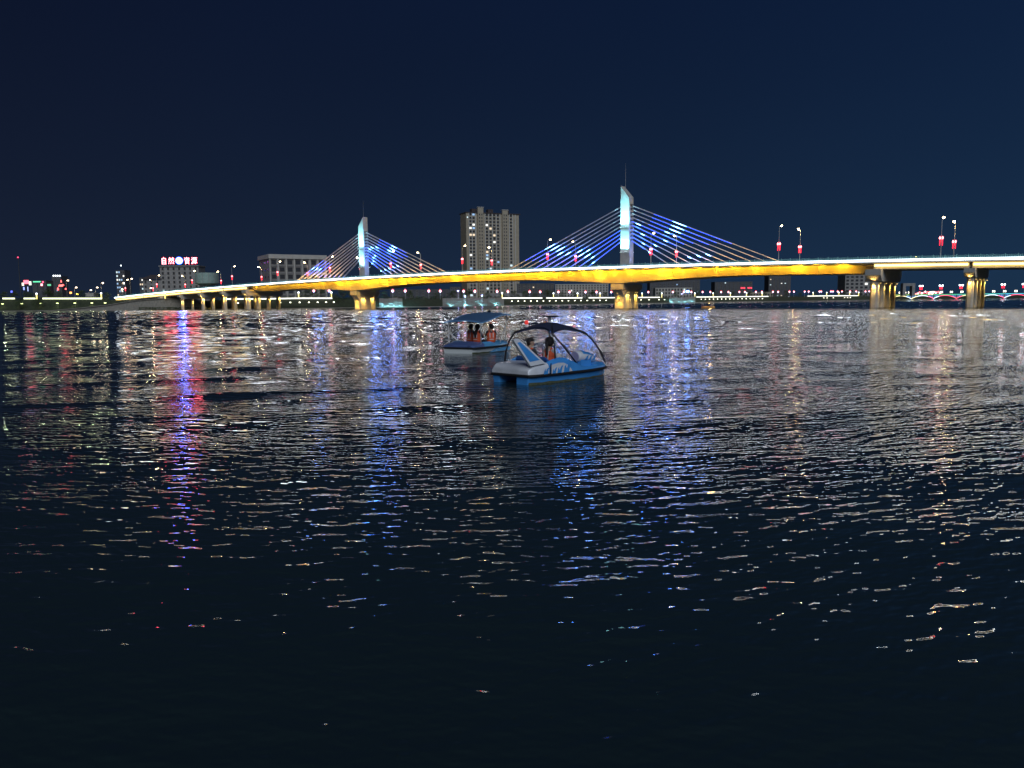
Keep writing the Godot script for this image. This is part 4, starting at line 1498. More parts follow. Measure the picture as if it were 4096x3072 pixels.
func build_neon() -> void:
	var steel := mat("mast_steel", Color(0.4, 0.4, 0.42), 0.4, 0.6)
	var dim := mat("sign_back", Color(0.05, 0.05, 0.055), 0.7)
	# red beacon on a thin mast
	var b := P(72, 1032, 1300)
	var m := thing("beacon_mast", "thin lattice mast with a red beacon far behind the lime-lit bank", "mast", Vector3(b.x, 6, b.z))
	var mb := MB.new()
	mb.tube([Vector3.ZERO, Vector3(0, b.y - 6, 0)], 1.0, 0.4, 6)
	part("mast", mb.mesh(true), dim, m)
	var bm := MB.new()
	bm.ball(Vector3(0, b.y - 5, 0), Vector3(1.1, 1.1, 1.1))
	part("beacon", bm.mesh(true), glow("beacon_red", Color(1.0, 0.02, 0.10), 3.0), m)
	# white rooftop beacon near the sign
	var wb := P(484, 1064, 1100)
	var wm := thing("beacon_mast", "thin mast with a white beacon above the distant lit high-rise", "mast", Vector3(wb.x, 6, wb.z))
	var wmm := MB.new()
	wmm.tube([Vector3.ZERO, Vector3(0, wb.y - 6, 0)], 0.5, 0.2, 6)
	part("mast", wmm.mesh(true), dim, wm)
	var wbm := MB.new()
	wbm.ball(Vector3(0, wb.y - 5.4, 0), Vector3(0.9, 0.9, 0.9))
	part("beacon", wbm.mesh(true), glow("beacon_white", Color(0.8, 0.95, 1.0), 4.0), wm)
	# neon signs and outlines of the distant left bank: [name, label, px, py, depth, parts]
	var T := thing("neon_sign", "red neon triangle of stacked lamps on a distant roof", "sign", P(247, 1150, 900))
	var shapes := [[0.0, 7.2, 1.3, 2.6], [-1.0, 2.2, 5.6, 2.2], [1.6, 3.0, 3.0, 1.4], [-4.4, -1.6, 2.0, 2.8], [4.6, -1.6, 1.8, 1.8]]
	for q in shapes:
		var s := MB.new()
		s.prism([Vector3(q[0] - q[2] / 2, q[1] - q[3] / 2, 0), Vector3(q[0] + q[2] / 2, q[1] - q[3] / 2, 0), Vector3(q[0] + q[2] * 0.3, q[1] + q[3] / 2, 0), Vector3(q[0] - q[2] * 0.3, q[1] + q[3] / 2, 0)], Vector3(0, 0, 0.4))
		part("neon_shape", s.mesh(), glow("neon_red", Color(1.0, 0.07, 0.06), 4.0), T)
	var fr := MB.new()
	fr.box(Vector3(0, -20, -0.4), Vector3(1.0, 40, 0.6))
	part("support", fr.mesh(), dim, T)
	for q in [[105.0, 1128.0, 20.0, 14.0, Color(1.0, 0.06, 0.10), 4.0, "square red neon sign beside the flagpole-like mast"], [92.0, 1137.0, 8.0, 12.0, Color(1.0, 0.85, 0.6), 1.6, "cream lit panel left of the square red neon sign"], [121.0, 1133.0, 9.0, 15.0, Color(0.9, 0.95, 0.75), 1.4, "pale lit panel right of the square red neon sign"], [148.0, 1127.0, 30.0, 4.5, Color(0.03, 0.85, 0.35), 1.3, "green neon roof line beside the square red sign"], [197.0, 1140.0, 14.0, 7.0, Color(0.03, 0.75, 0.28), 0.9, "small green neon panel left of the red triangle"], [167.0, 1139.0, 8.0, 9.0, Color(1.0, 0.25, 0.30), 4.0, "pinkish red neon cluster above the light pillar"], [172.0, 1128.0, 6.0, 6.0, Color(1.0, 0.03, 0.12), 3.0, "small red neon lamp at the end of the green roof line"], [2831.0, 1166.0, 16.0, 9.0, Color(0.10, 0.30, 1.0), 12.0, "glaring blue oval sign between two lotus lamps"], [47.0, 1167.0, 7.0, 8.0, Color(0.05, 0.08, 1.0), 2.0, "small deep blue sign above the lime-lit railing"], [96.0, 1154.0, 5.0, 12.0, Color(0.25, 0.35, 1.0), 1.6, "narrow blue upright sign below the cream panel"], [112.0, 1156.0, 3.0, 18.0, Color(0.45, 0.55, 1.0), 1.2, "slim pale blue upright light below the red square"], [283.0, 1171.0, 8.0, 7.0, Color(1.0, 0.32, 0.04), 4.0, "orange warning lamp above the lime-lit railing"], [310.0, 1176.0, 9.0, 5.0, Color(1.0, 0.8, 0.05), 3.0, "yellow lamp beside the orange warning lamp"]]:
		var dd := 820.0 if q[0] < 1000 else 700.0
		var px: float = q[0] if q[0] < 1000 else 2750.0
		var c := P(px, q[1], dd)
		var w: float = q[2] / F * dd
		var h: float = q[3] / F * dd
		var o := thing("neon_sign", q[6], "sign", c)
		var f := MB.new()
		if q[0] > 1000:
			var e := []
			for k in 16: e.append(Vector3(cos(TAU * k / 16) * w / 2, sin(TAU * k / 16) * h / 2, 0))
			f.prism(e, Vector3(0, 0, 0.4))
		else:
			f.box(Vector3(0, 0, 0.2), Vector3(w, h, 0.3))
		part("lit_face", f.mesh(), glow("neon_%d" % int(q[0]), q[4], q[5]), o)
		var bk := MB.new()
		bk.box(Vector3(0, 0, -0.1), Vector3(w * 1.1, h * 1.15, 0.25))
		bk.box(Vector3(0, -(c.y - 5) / 2, -0.3), Vector3(0.5, c.y - 5, 0.3))
		part("backing_frame", bk.mesh(), dim, o)
		if q[0] > 1000:
			omni(o, Vector3(0, 0, 1.5), q[4], 40.0, 1.0)
	# floodlight row on the distant block
	var R := thing("floodlight_row", "row of four white floodlights on a bar above a distant roof", "floodlight", P(228, 1104, 950))
	var bar := MB.new()
	bar.box(Vector3.ZERO, Vector3(9.5, 0.5, 0.4))
	bar.box(Vector3(-2, -5, 0), Vector3(0.5, 10, 0.4))
	part("bar", bar.mesh(), dim, R)
	for k in 4:
		var l := MB.new()
		l.ball(Vector3(-3.9 + k * 2.6, 0.3, 0.6), Vector3(0.85, 0.85, 0.4))
		part("lamp", l.mesh(true), glow("flood_white", Color(0.85, 0.95, 1.0), 5.0), R)
	# street lights of the left bank road
	var proto: Node3D = null
	for q in [[297.0, 1150.0], [356.0, 1161.0], [381.0, 1150.0], [403.0, 1132.0], [264.0, 1122.0], [487.0, 1132.0], [481.0, 1157.0], [519.0, 1115.0], [596.0, 1152.0]]:
		var c := P(q[0], q[1], 560)
		var at := Vector3(c.x, 6, c.z)
		if proto == null:
			proto = thing("road_lamp", "single-arm road lamp with a warm glaring head behind the left bank", "street lamp", at, 0.0, "road lamps behind the left bank")
			var p := MB.new()
			p.tube([Vector3(0, -1, 0), Vector3(0, 11.0, 0), Vector3(0.5, 12.0, 0.2), Vector3(1.4, 12.2, 0.4)], 0.12, 0.06, 6)
			part("pole", p.mesh(true), steel, proto)
			var l := MB.new()
			l.ball(Vector3(1.7, 12.0, 0.5), Vector3(0.7, 0.35, 0.5))
			part("lamp_head", l.mesh(true), glow("road_lens", Color(1.0, 0.78, 0.55), 8.0), proto)
			omni(proto, Vector3(1.7, 11.3, 0.9), Color(1.0, 0.7, 0.4), 6.0, 0.3)
			proto.position.y = c.y - 12.0
		else:
			copy_of(proto, "", Vector3(c.x, c.y - 12.0, c.z), 0.0)
	# red number display under the deck
	var num := P(2985, 1152, 780)
	var N := thing("number_display", "red four-digit number display above the riverside lamps", "display", num)
	for k in 2:
		var back := MB.new()
		back.box(Vector3(-3.4 + k * 7.0, 0, -0.2), Vector3(4.2, 2.2, 0.3))
		part("panel", back.mesh(), mat("display_black", Color(0.04, 0.01, 0.01), 0.6), N)
		var ft := SystemFont.new()
		ft.font_names = PackedStringArray(["Droid Sans"])
		var tm := TextMesh.new()
		tm.text = "8838" if k == 0 else "8618"
		tm.font = ft
		tm.font_size = 64
		tm.pixel_size = 0.032
		tm.depth = 0.1
		part("digits", tm, glow("digit_red", Color(1.0, 0.02, 0.06), 4.0), N, Vector3(-3.4 + k * 7.0, 0, 0.02))

# ------------------------------------------------------------------ trees
func tree_meshes(sd: int, tall: float, wide: float) -> Array:
	var r := RandomNumberGenerator.new()
	r.seed = sd
	var trunk := MB.new()
	var lean := Vector3(r.randfn() * 0.3, 0, r.randfn() * 0.2)
	trunk.tube([Vector3.ZERO, Vector3(0, tall * 0.25, 0) + lean * 0.3, Vector3(0, tall * 0.55, 0) + lean], 0.022 * tall, 0.010 * tall, 7)
	var clumps := []
	for k in 9:
		var a := TAU * k / 9 + r.randf() * 0.6
		var up := r.randf_range(0.38, 0.92)
		var reach := wide * r.randf_range(0.25, 0.62) * (1.15 - up * 0.6)
		var tip := Vector3(cos(a) * reach, tall * up, sin(a) * reach) + lean
		trunk.tube([Vector3(0, tall * (0.22 + 0.3 * r.randf()), 0) + lean * 0.4, tip * Vector3(0.5, 0.86, 0.5), tip], 0.008 * tall, 0.003 * tall, 5)
		clumps.append([tip, wide * r.randf_range(0.2, 0.34)])
	clumps.append([Vector3(0, tall * 0.93, 0) + lean, wide * 0.24])
	var crown := MB.new()
	crown.use_col = true
	for c in clumps:
		for k in 95:
			var d: Vector3 = Vector3(r.randfn(), r.randfn() * 0.75, r.randfn()).normalized() * c[1] * pow(r.randf(), 0.45)
			var p: Vector3 = c[0] + d
			var n := Vector3(r.randfn(), r.randfn() + 0.6, r.randfn()).normalized()
			var u := n.cross(Vector3(r.randfn(), r.randfn(), r.randfn())).normalized()
			var w := n.cross(u)
			var s := r.randf_range(0.16, 0.34) * tall / 8.0
			var g := r.randf()
			crown.col = Color(0.030, 0.050, 0.018).lerp(Color(0.075, 0.105, 0.035), g)
			crown.quad(p - u * s, p + w * s * 0.55, p + u * s, p - w * s * 0.55)
	return [trunk.mesh(true), crown.mesh()]

func build_trees() -> void:
	var bark := grainy("bark", Color(0.05, 0.04, 0.03), Color(0.11, 0.09, 0.07), 0.8, 0.95, 5, 91)
	var leaf := StandardMaterial3D.new()
	leaf.resource_name = "foliage"
	leaf.vertex_color_use_as_albedo = true
	leaf.roughness = 0.7
	leaf.backlight_enabled = true
	leaf.backlight = Color(0.25, 0.3, 0.1)
	var kinds := []
	for k in 3:
		var tm := tree_meshes(300 + k, [8.0, 7.0, 10.0][k], [6.0, 6.5, 6.5][k])
		kinds.append(tm)
	var spots := [[78.0, 3.0, 1, "leafy tree at the waterline before the lime-lit railing"], [152.0, 3.0, 0, "tree at the waterline in front of a yellow light pillar"], [20.0, 22.0, 0, ""], [60.0, 30.0, 2, ""], [110.0, 40.0, 1, ""], [128.0, 24.0, 0, ""], [200.0, 45.0, 2, ""], [235.0, 30.0, 1, ""], [330.0, 34.0, 0, ""], [395.0, 40.0, 1, ""], [430.0, 30.0, 0, ""],
		[1215.0, 20.0, 1, ""], [1245.0, 24.0, 0, ""], [1285.0, 19.0, 1, ""], [1345.0, 8.0, 1, ""], [1372.0, 20.0, 0, ""], [1408.0, 22.0, 1, ""], [1500.0, 26.0, 0, ""], [1536.0, 22.0, 1, ""], [1640.0, 30.0, 0, ""], [1745.0, 34.0, 1, ""],
		[1812.0, 30.0, 0, ""], [1876.0, 40.0, 2, ""], [1950.0, 26.0, 1, ""], [2010.0, 30.0, 0, ""], [2058.0, 26.0, 1, ""], [2100.0, 24.0, 0, ""], [2140.0, 24.0, 1, ""], [2190.0, 26.0, 0, ""], [2250.0, 25.0, 1, ""], [2300.0, 25.0, 0, ""], [2345.0, 22.0, 1, ""], [2372.0, 34.0, 2, ""], [2420.0, 26.0, 0, ""],
		[2570.0, 26.0, 1, ""], [2640.0, 24.0, 0, ""], [2700.0, 26.0, 1, ""], [2790.0, 28.0, 0, ""], [2860.0, 26.0, 1, ""], [2930.0, 26.0, 0, ""], [3000.0, 26.0, 1, ""], [3060.0, 24.0, 0, ""], [3100.0, 20.0, 1, ""], [3145.0, 22.0, 0, ""], [3200.0, 24.0, 1, ""], [3260.0, 24.0, 0, ""], [3310.0, 26.0, 1, ""], [3380.0, 26.0, 0, ""], [3440.0, 24.0, 1, ""], [3480.0, 24.0, 0, ""]]
	var names := [[0, 500, "dark leafy tree behind the lime-lit railing"], [500, 1460, "dark leafy tree behind the far pylon's pier"], [1460, 1800, "dark leafy tree above the grey quay wall"], [1800, 2060, "dark leafy tree below the tower block"], [2060, 2460, "dark leafy tree before the low white housing"], [2460, 2790, "dark leafy tree near the nearer main pier and blue sign"], [2790, 3110, "dark leafy tree behind the railing beyond the orange boat"], [3110, 4000, "dark leafy tree below the dark office block"]]
	for q in spots:
		var label: String = q[3]
		if label == "":
			for n in names:
				if q[0] >= n[0] and q[0] < n[1]: label = n[2]
		var at := bank(q[0], q[1], -0.2)
		var T := thing("riverside_tree", label, "tree", at, rng.randf() * TAU, "trees along the far bank")
		var s := rng.randf_range(0.55, 0.8) if q[1] > 5.0 else 0.85
		T.scale = Vector3.ONE * s
		part("trunk", kinds[q[2]][0], bark, T)
		part("crown", kinds[q[2]][1], leaf, T)
	# clipped shrubs along the promenade and the ramp foot: too many and too small to count
	var sh := MB.new()
	sh.use_col = true
	var r := RandomNumberGenerator.new()
	r.seed = 640
	for k in 9000:
		var px := r.randf_range(-100.0, 3500.0)
		if px > 440 and px < 560: continue
		var p := bank(px, r.randf_range(14.5, 21.0), r.randf() * r.randf() * 2.0) if px > 860 or px < 500 else P(px, 1243, 435.0) + Vector3(0, r.randf() * 2.0, r.randf() * 2.0)
		var n := Vector3(r.randfn(), r.randfn(), r.randfn()).normalized()
		var u := n.cross(Vector3(r.randfn(), r.randfn(), r.randfn())).normalized()
		var w := n.cross(u)
		var s := r.randf_range(0.25, 0.6)
		sh.col = Color(0.022, 0.036, 0.012).lerp(Color(0.06, 0.085, 0.03), r.randf())
		sh.quad(p - u * s, p + w * s * 0.6, p + u * s, p - w * s * 0.6)
	var so := part("shrubs", sh.mesh(), leaf, self)
	tag(so, "dark clipped shrubs along the far promenade", "shrubs")
	so.set_meta("kind", "stuff")

# ------------------------------------------------------------------ the arch bridge far upriver
func build_arch_bridge() -> void:
	var a := P(3560, 1184, 930)
	a.y = 5.0
	var b := P(4330, 1170, 820)
	b.y = 5.0
	var mid := (a + b) / 2
	var T := thing("arch_bridge", "low arch bridge far upriver outlined in rainbow light tubes", "bridge", Vector3(mid.x, 0, mid.z), atan2(-(b.z - a.z), b.x - a.x))
	var L := a.distance_to(b)
	var stone := grainy("arch_stone", Color(0.14, 0.14, 0.15), Color(0.24, 0.24, 0.25), 0.1, 0.9, 4, 97)
	var deck := MB.new()
	deck.box(Vector3(0, 5.0, -4), Vector3(L, 0.8, 9))
	part("deck", deck.mesh(), stone, T)
	var n := 8
	var span := L / n
	var cols := [Color(1.0, 0.05, 0.08), Color(1.0, 0.86, 0.40), Color(0.75, 0.9, 1.0), Color(1.0, 0.04, 0.16)]
	for k in n:
		var x0 := -L / 2 + span * k
		var pts := []
		for i in 17:
			var f := i / 16.0
			pts.append(Vector3(x0 + span * f, 0.6 + 3.6 * pow(sin(PI * f), 0.85), 0.55))
		for half in 4:
			var seg := []
			for i in range(half * 4, half * 4 + 5): seg.append(pts[i])
			var tb := MB.new()
			tb.tube(seg, 0.26, -1.0, 6)
			var c: Color = cols[(k + (0 if half < 1 else 1 if half < 3 else 2) + k / 3) % 4]
			part("arch_light_tube", tb.mesh(true), glow("arch_glow_%d" % ((k + (0 if half < 1 else 1 if half < 3 else 2) + k / 3) % 4), c, 3.0), T)
		# vault below the deck
		var vault := MB.new()
		var r0 := []
		for i in 17: r0.append(pts[i] - Vector3(0, 0.1, 0.3))
		var rings := []
		for i in 17: rings.append([r0[i], Vector3(r0[i].x, 4.58, r0[i].z), Vector3(r0[i].x, 4.58, -8.0), Vector3(r0[i].x, r0[i].y, -8.0)])
		vault.loft(rings)
		part("vault", vault.mesh(), stone, T)
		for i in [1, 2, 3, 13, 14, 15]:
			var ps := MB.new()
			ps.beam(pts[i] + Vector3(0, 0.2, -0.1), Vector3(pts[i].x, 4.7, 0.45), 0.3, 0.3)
			part("spandrel_post", ps.mesh(), glow("spandrel_blue", Color(0.10, 0.40, 1.0), 1.6), T)  # blue light falling on the posts is put in as their own glow
		var pier := MB.new()
		pier.box(Vector3(x0, 0.0, -3.8), Vector3(2.2, 2.6, 8.6))
		part("pier", pier.mesh(), stone, T)
		var dl := MB.new()
		dl.beam(Vector3(x0 + 0.1, 5.25, 0.62), Vector3(x0 + span - 0.1, 5.25, 0.62), 0.2, 0.4)
		var dc := Color(0.55, 0.9, 0.1).lerp(Color(0.02, 0.9, 0.30), clampf(k / 2.0, 0, 1)).lerp(Color(0.03, 0.75, 0.95), clampf((k - 2.0) / 3.0, 0, 1))
		part("deck_light_tube", dl.mesh(), glow("deck_glow_%d" % k, dc, 1.6), T)
		area(T, Vector3(x0 + span / 2, 4.2, 1.0), Vector3(0, -0.1, 1), Vector3.RIGHT, Vector2(span, 1.6), dc.lerp(Color(0.6, 0.6, 0.8), 0.5), 9.0)
	# twin-globe lamps with red lanterns, and small white ones
	var pole := mat("lamp_pole", Color(0.42, 0.42, 0.42), 0.45, 0.2)
	var white := glow("globe_white", Color(0.80, 0.90, 1.0), 7.0)
	var cream := glow("globe_cream", Color(1.0, 0.9, 0.72), 4.0)
	var red := glow("red_neon", Color(1.0, 0.012, 0.03), 5.0, Color(0.5, 0.05, 0.05))
	var protos := []
	for kind in 2:
		var t := thing("arch_bridge_lamp", "tall twin-globe lamp with red lanterns on the rainbow-lit arch bridge" if kind == 0 else "short pair of cream lamps on the rainbow-lit arch bridge", "street lamp", Vector3.ZERO, T.rotation.y, "lamps on the arch bridge")
		var hgt := 9.6 if kind == 0 else 3.2
		var p := MB.new()
		p.tube([Vector3.ZERO, Vector3(0, hgt, 0)], 0.13, 0.1, 6)
		p.box(Vector3(0, hgt - 0.1, 0), Vector3(3.0 if kind == 0 else 1.8, 0.12, 0.12))
		part("pole", p.mesh(), pole, t)
		for s in [-1.0, 1.0]:
			var g := MB.new()
			if kind == 0: g.ball(Vector3(s * 1.4, hgt + 0.6, 0), Vector3(0.9, 0.9, 0.9))
			else: g.lathe(Vector3(s * 0.85, hgt - 1.6, 0), [[0.25, 0.0], [0.45, 0.3], [0.45, 1.9], [0.2, 2.1]], 8)
			part("globe", g.mesh(true), white if kind == 0 else cream, t)
			if kind == 0:
				var ln := MB.new()
				ln.tube([Vector3(s * 1.0, hgt - 0.8, 0), Vector3(s * 1.0, hgt - 3.6, 0)], 0.4, 0.35, 7)
				part("lantern", ln.mesh(true), red, t)
		if kind == 0: omni(t, Vector3(0, hgt + 0.6, 1.6), Color(0.8, 0.9, 1.0), 9.0, 0.5)
		protos.append(t)
	var first := [true, true]
	for q in [[3686.0, 0], [3766.0, 0], [3846.0, 0], [4014.0, 0], [4098.0, 0], [3603.0, 1], [3622.0, 1], [3640.0, 1], [3650.0, 1], [3726.0, 1], [3734.0, 1], [3768.0, 1], [3808.0, 1], [3850.0, 1], [3977.0, 1], [4021.0, 1], [4066.0, 1]]:
		var u: float = (q[0] - 2048.0) / F
		# intersect the sight line's bearing with the deck line
		var d := b - a
		var den := d.x + u * d.z
		var f: float = (u * -a.z - a.x) / den
		var at := a + d * f
		at.y = 5.4
		var k: int = q[1]
		if first[k]:
			first[k] = false
			protos[k].position = at
		else: copy_of(protos[k], "", at, T.rotation.y)
	# cluster of red and white shop lamps at its left end
	var C := thing("lantern_garland", "garland of pinkish red lanterns at the left end of the arch bridge", "lantern", P(3705, 1172, 960))
	var rr := RandomNumberGenerator.new()
	rr.seed = 15
	for k in 26:
		var g := MB.new()
		g.ball(Vector3((k - 13) * 1.5 + rr.randf() * 0.5, rr.randf_range(-1.5, 2.0), 0), Vector3(0.75, 0.95, 0.75), 8, 6)
		part("lantern", g.mesh(true), glow("garland_red", Color(1.0, 0.10, 0.12), 3.5) if k % 3 else glow("garland_white", Color(1.0, 0.8, 0.75), 4.0), C)
	var wire := MB.new()
	wire.tube([Vector3(-21, 2.6, 0), Vector3(0, 2.2, 0), Vector3(21, 2.6, 0)], 0.08, -1.0, 5)
	wire.box(Vector3(-21, -0.2, 0), Vector3(0.2, 6.5, 0.2))
	wire.box(Vector3(21, -0.2, 0), Vector3(0.2, 6.5, 0.2))
	part("wire", wire.mesh(), pole, C)

# ------------------------------------------------------------------ bodies as one smooth surface
class Net:
	var V := PackedVector3Array()
	var N := PackedVector3Array()
	var C := PackedColorArray()
	var I := PackedInt32Array()
	# bones: [a, b, ra, rb, colour]; joined with a smooth minimum and meshed as surface nets
	func add(bones: Array, cell: float, k: float) -> void:
		var lo := Vector3.ONE * 1e9
		var hi := -lo
		for q in bones:
			var r := maxf(q[2], q[3]) + cell * 3.0
			for e in 2:
				lo = lo.min(q[e] - Vector3.ONE * r)
				hi = hi.max(q[e] + Vector3.ONE * r)
		var nx := int((hi.x - lo.x) / cell) + 2
		var ny := int((hi.y - lo.y) / cell) + 2
		var nz := int((hi.z - lo.z) / cell) + 2
		var f := PackedFloat32Array()
		f.resize(nx * ny * nz)
		f.fill(1.0)
		var id := PackedByteArray()
		id.resize(nx * ny * nz)
		var best := PackedFloat32Array()
		best.resize(nx * ny * nz)
		best.fill(1.0)
		for bi in bones.size():
			var q: Array = bones[bi]
			var a: Vector3 = q[0]
			var b: Vector3 = q[1]
			var ra: float = q[2]
			var rb: float = q[3]
			var reach := maxf(ra, rb) + k + cell * 2.0
			var l := ((a.min(b) - Vector3.ONE * reach - lo) / cell).floor().max(Vector3.ZERO)
			var h := ((a.max(b) + Vector3.ONE * reach - lo) / cell).ceil()
			var ab := b - a
			var inv := 1.0 / maxf(ab.length_squared(), 1e-9)
			for z in range(int(l.z), mini(int(h.z) + 1, nz)):
				for y in range(int(l.y), mini(int(h.y) + 1, ny)):
					for x in range(int(l.x), mini(int(h.x) + 1, nx)):
						var p := lo + Vector3(x, y, z) * cell
						var t := clampf((p - a).dot(ab) * inv, 0.0, 1.0)
						var d := (p - a - ab * t).length() - lerpf(ra, rb, t)
						var i := (z * ny + y) * nx + x
						if d < best[i]:
							best[i] = d
							id[i] = bi
						var o := f[i]
						var w := clampf(0.5 + 0.5 * (o - d) / k, 0.0, 1.0)
						f[i] = lerpf(o, d, w) - k * w * (1.0 - w)
		var at := {}
		var base := V.size()
		for z in nz - 1:
			for y in ny - 1:
				for x in nx - 1:
					var i := (z * ny + y) * nx + x
					var s := f[i] < 0.0
					var mixed := false
					for e in range(1, 8):
						if (f[i + (e & 1) + ((e >> 1) & 1) * nx + ((e >> 2) & 1) * nx * ny] < 0.0) != s:
							mixed = true
							break
					if not mixed: continue
					var sum := Vector3.ZERO
					var n := 0
					for e in 8:
						for ax in 3:
							if e & (1 << ax): continue
							var e2 := e | (1 << ax)
							var f0 := f[i + (e & 1) + ((e >> 1) & 1) * nx + ((e >> 2) & 1) * nx * ny]
							var f1 := f[i + (e2 & 1) + ((e2 >> 1) & 1) * nx + ((e2 >> 2) & 1) * nx * ny]
							if (f0 < 0.0) != (f1 < 0.0):
								var t := f0 / (f0 - f1)
								var p0 := Vector3(e & 1, (e >> 1) & 1, (e >> 2) & 1)
								var p1 := Vector3(e2 & 1, (e2 >> 1) & 1, (e2 >> 2) & 1)
								sum += p0.lerp(p1, t)
								n += 1
					at[i] = V.size()
					V.append(lo + (Vector3(x, y, z) + sum / n) * cell)
					N.append(Vector3.ZERO)
					C.append(bones[id[i]][4])
		for i in at:
			var s := f[i] < 0.0
			for ax in 3:
				var st := 1 if ax == 0 else nx if ax == 1 else nx * ny
				var u := nx if ax == 0 else nx * ny if ax == 1 else 1
				var w := nx * ny if ax == 0 else 1 if ax == 1 else nx
				if (f[i + st] < 0.0) == s: continue
				if not (at.has(i - u) and at.has(i - w) and at.has(i - u - w)): continue
				var a: int = at[i]
				var b: int = at[i - u]
				var c: int = at[i - u - w]
				var d: int = at[i - w]
				for tr in ([[a, b, c], [a, c, d]] if not s else [[a, c, b], [a, d, c]]):
					var nn := (V[tr[2]] - V[tr[0]]).cross(V[tr[1]] - V[tr[0]])
					for q in 3:
						I.append(tr[q])
						N[tr[q]] += nn
		for j in range(base, V.size()): N[j] = N[j].normalized() if N[j].length_squared() > 0 else Vector3.UP
	func mesh() -> ArrayMesh:
		var arr := []
		arr.resize(Mesh.ARRAY_MAX)
		arr[Mesh.ARRAY_VERTEX] = V
		arr[Mesh.ARRAY_NORMAL] = N
		arr[Mesh.ARRAY_COLOR] = C
		arr[Mesh.ARRAY_INDEX] = I
		var m := ArrayMesh.new()
		m.add_surface_from_arrays(Mesh.PRIMITIVE_TRIANGLES, arr)
		return m

func tinted() -> StandardMaterial3D:
	if not mats.has("body_tint"):
		var m := mat("body_tint", Color(1, 1, 1), 0.75)
		m.vertex_color_use_as_albedo = true
	return mats["body_tint"]

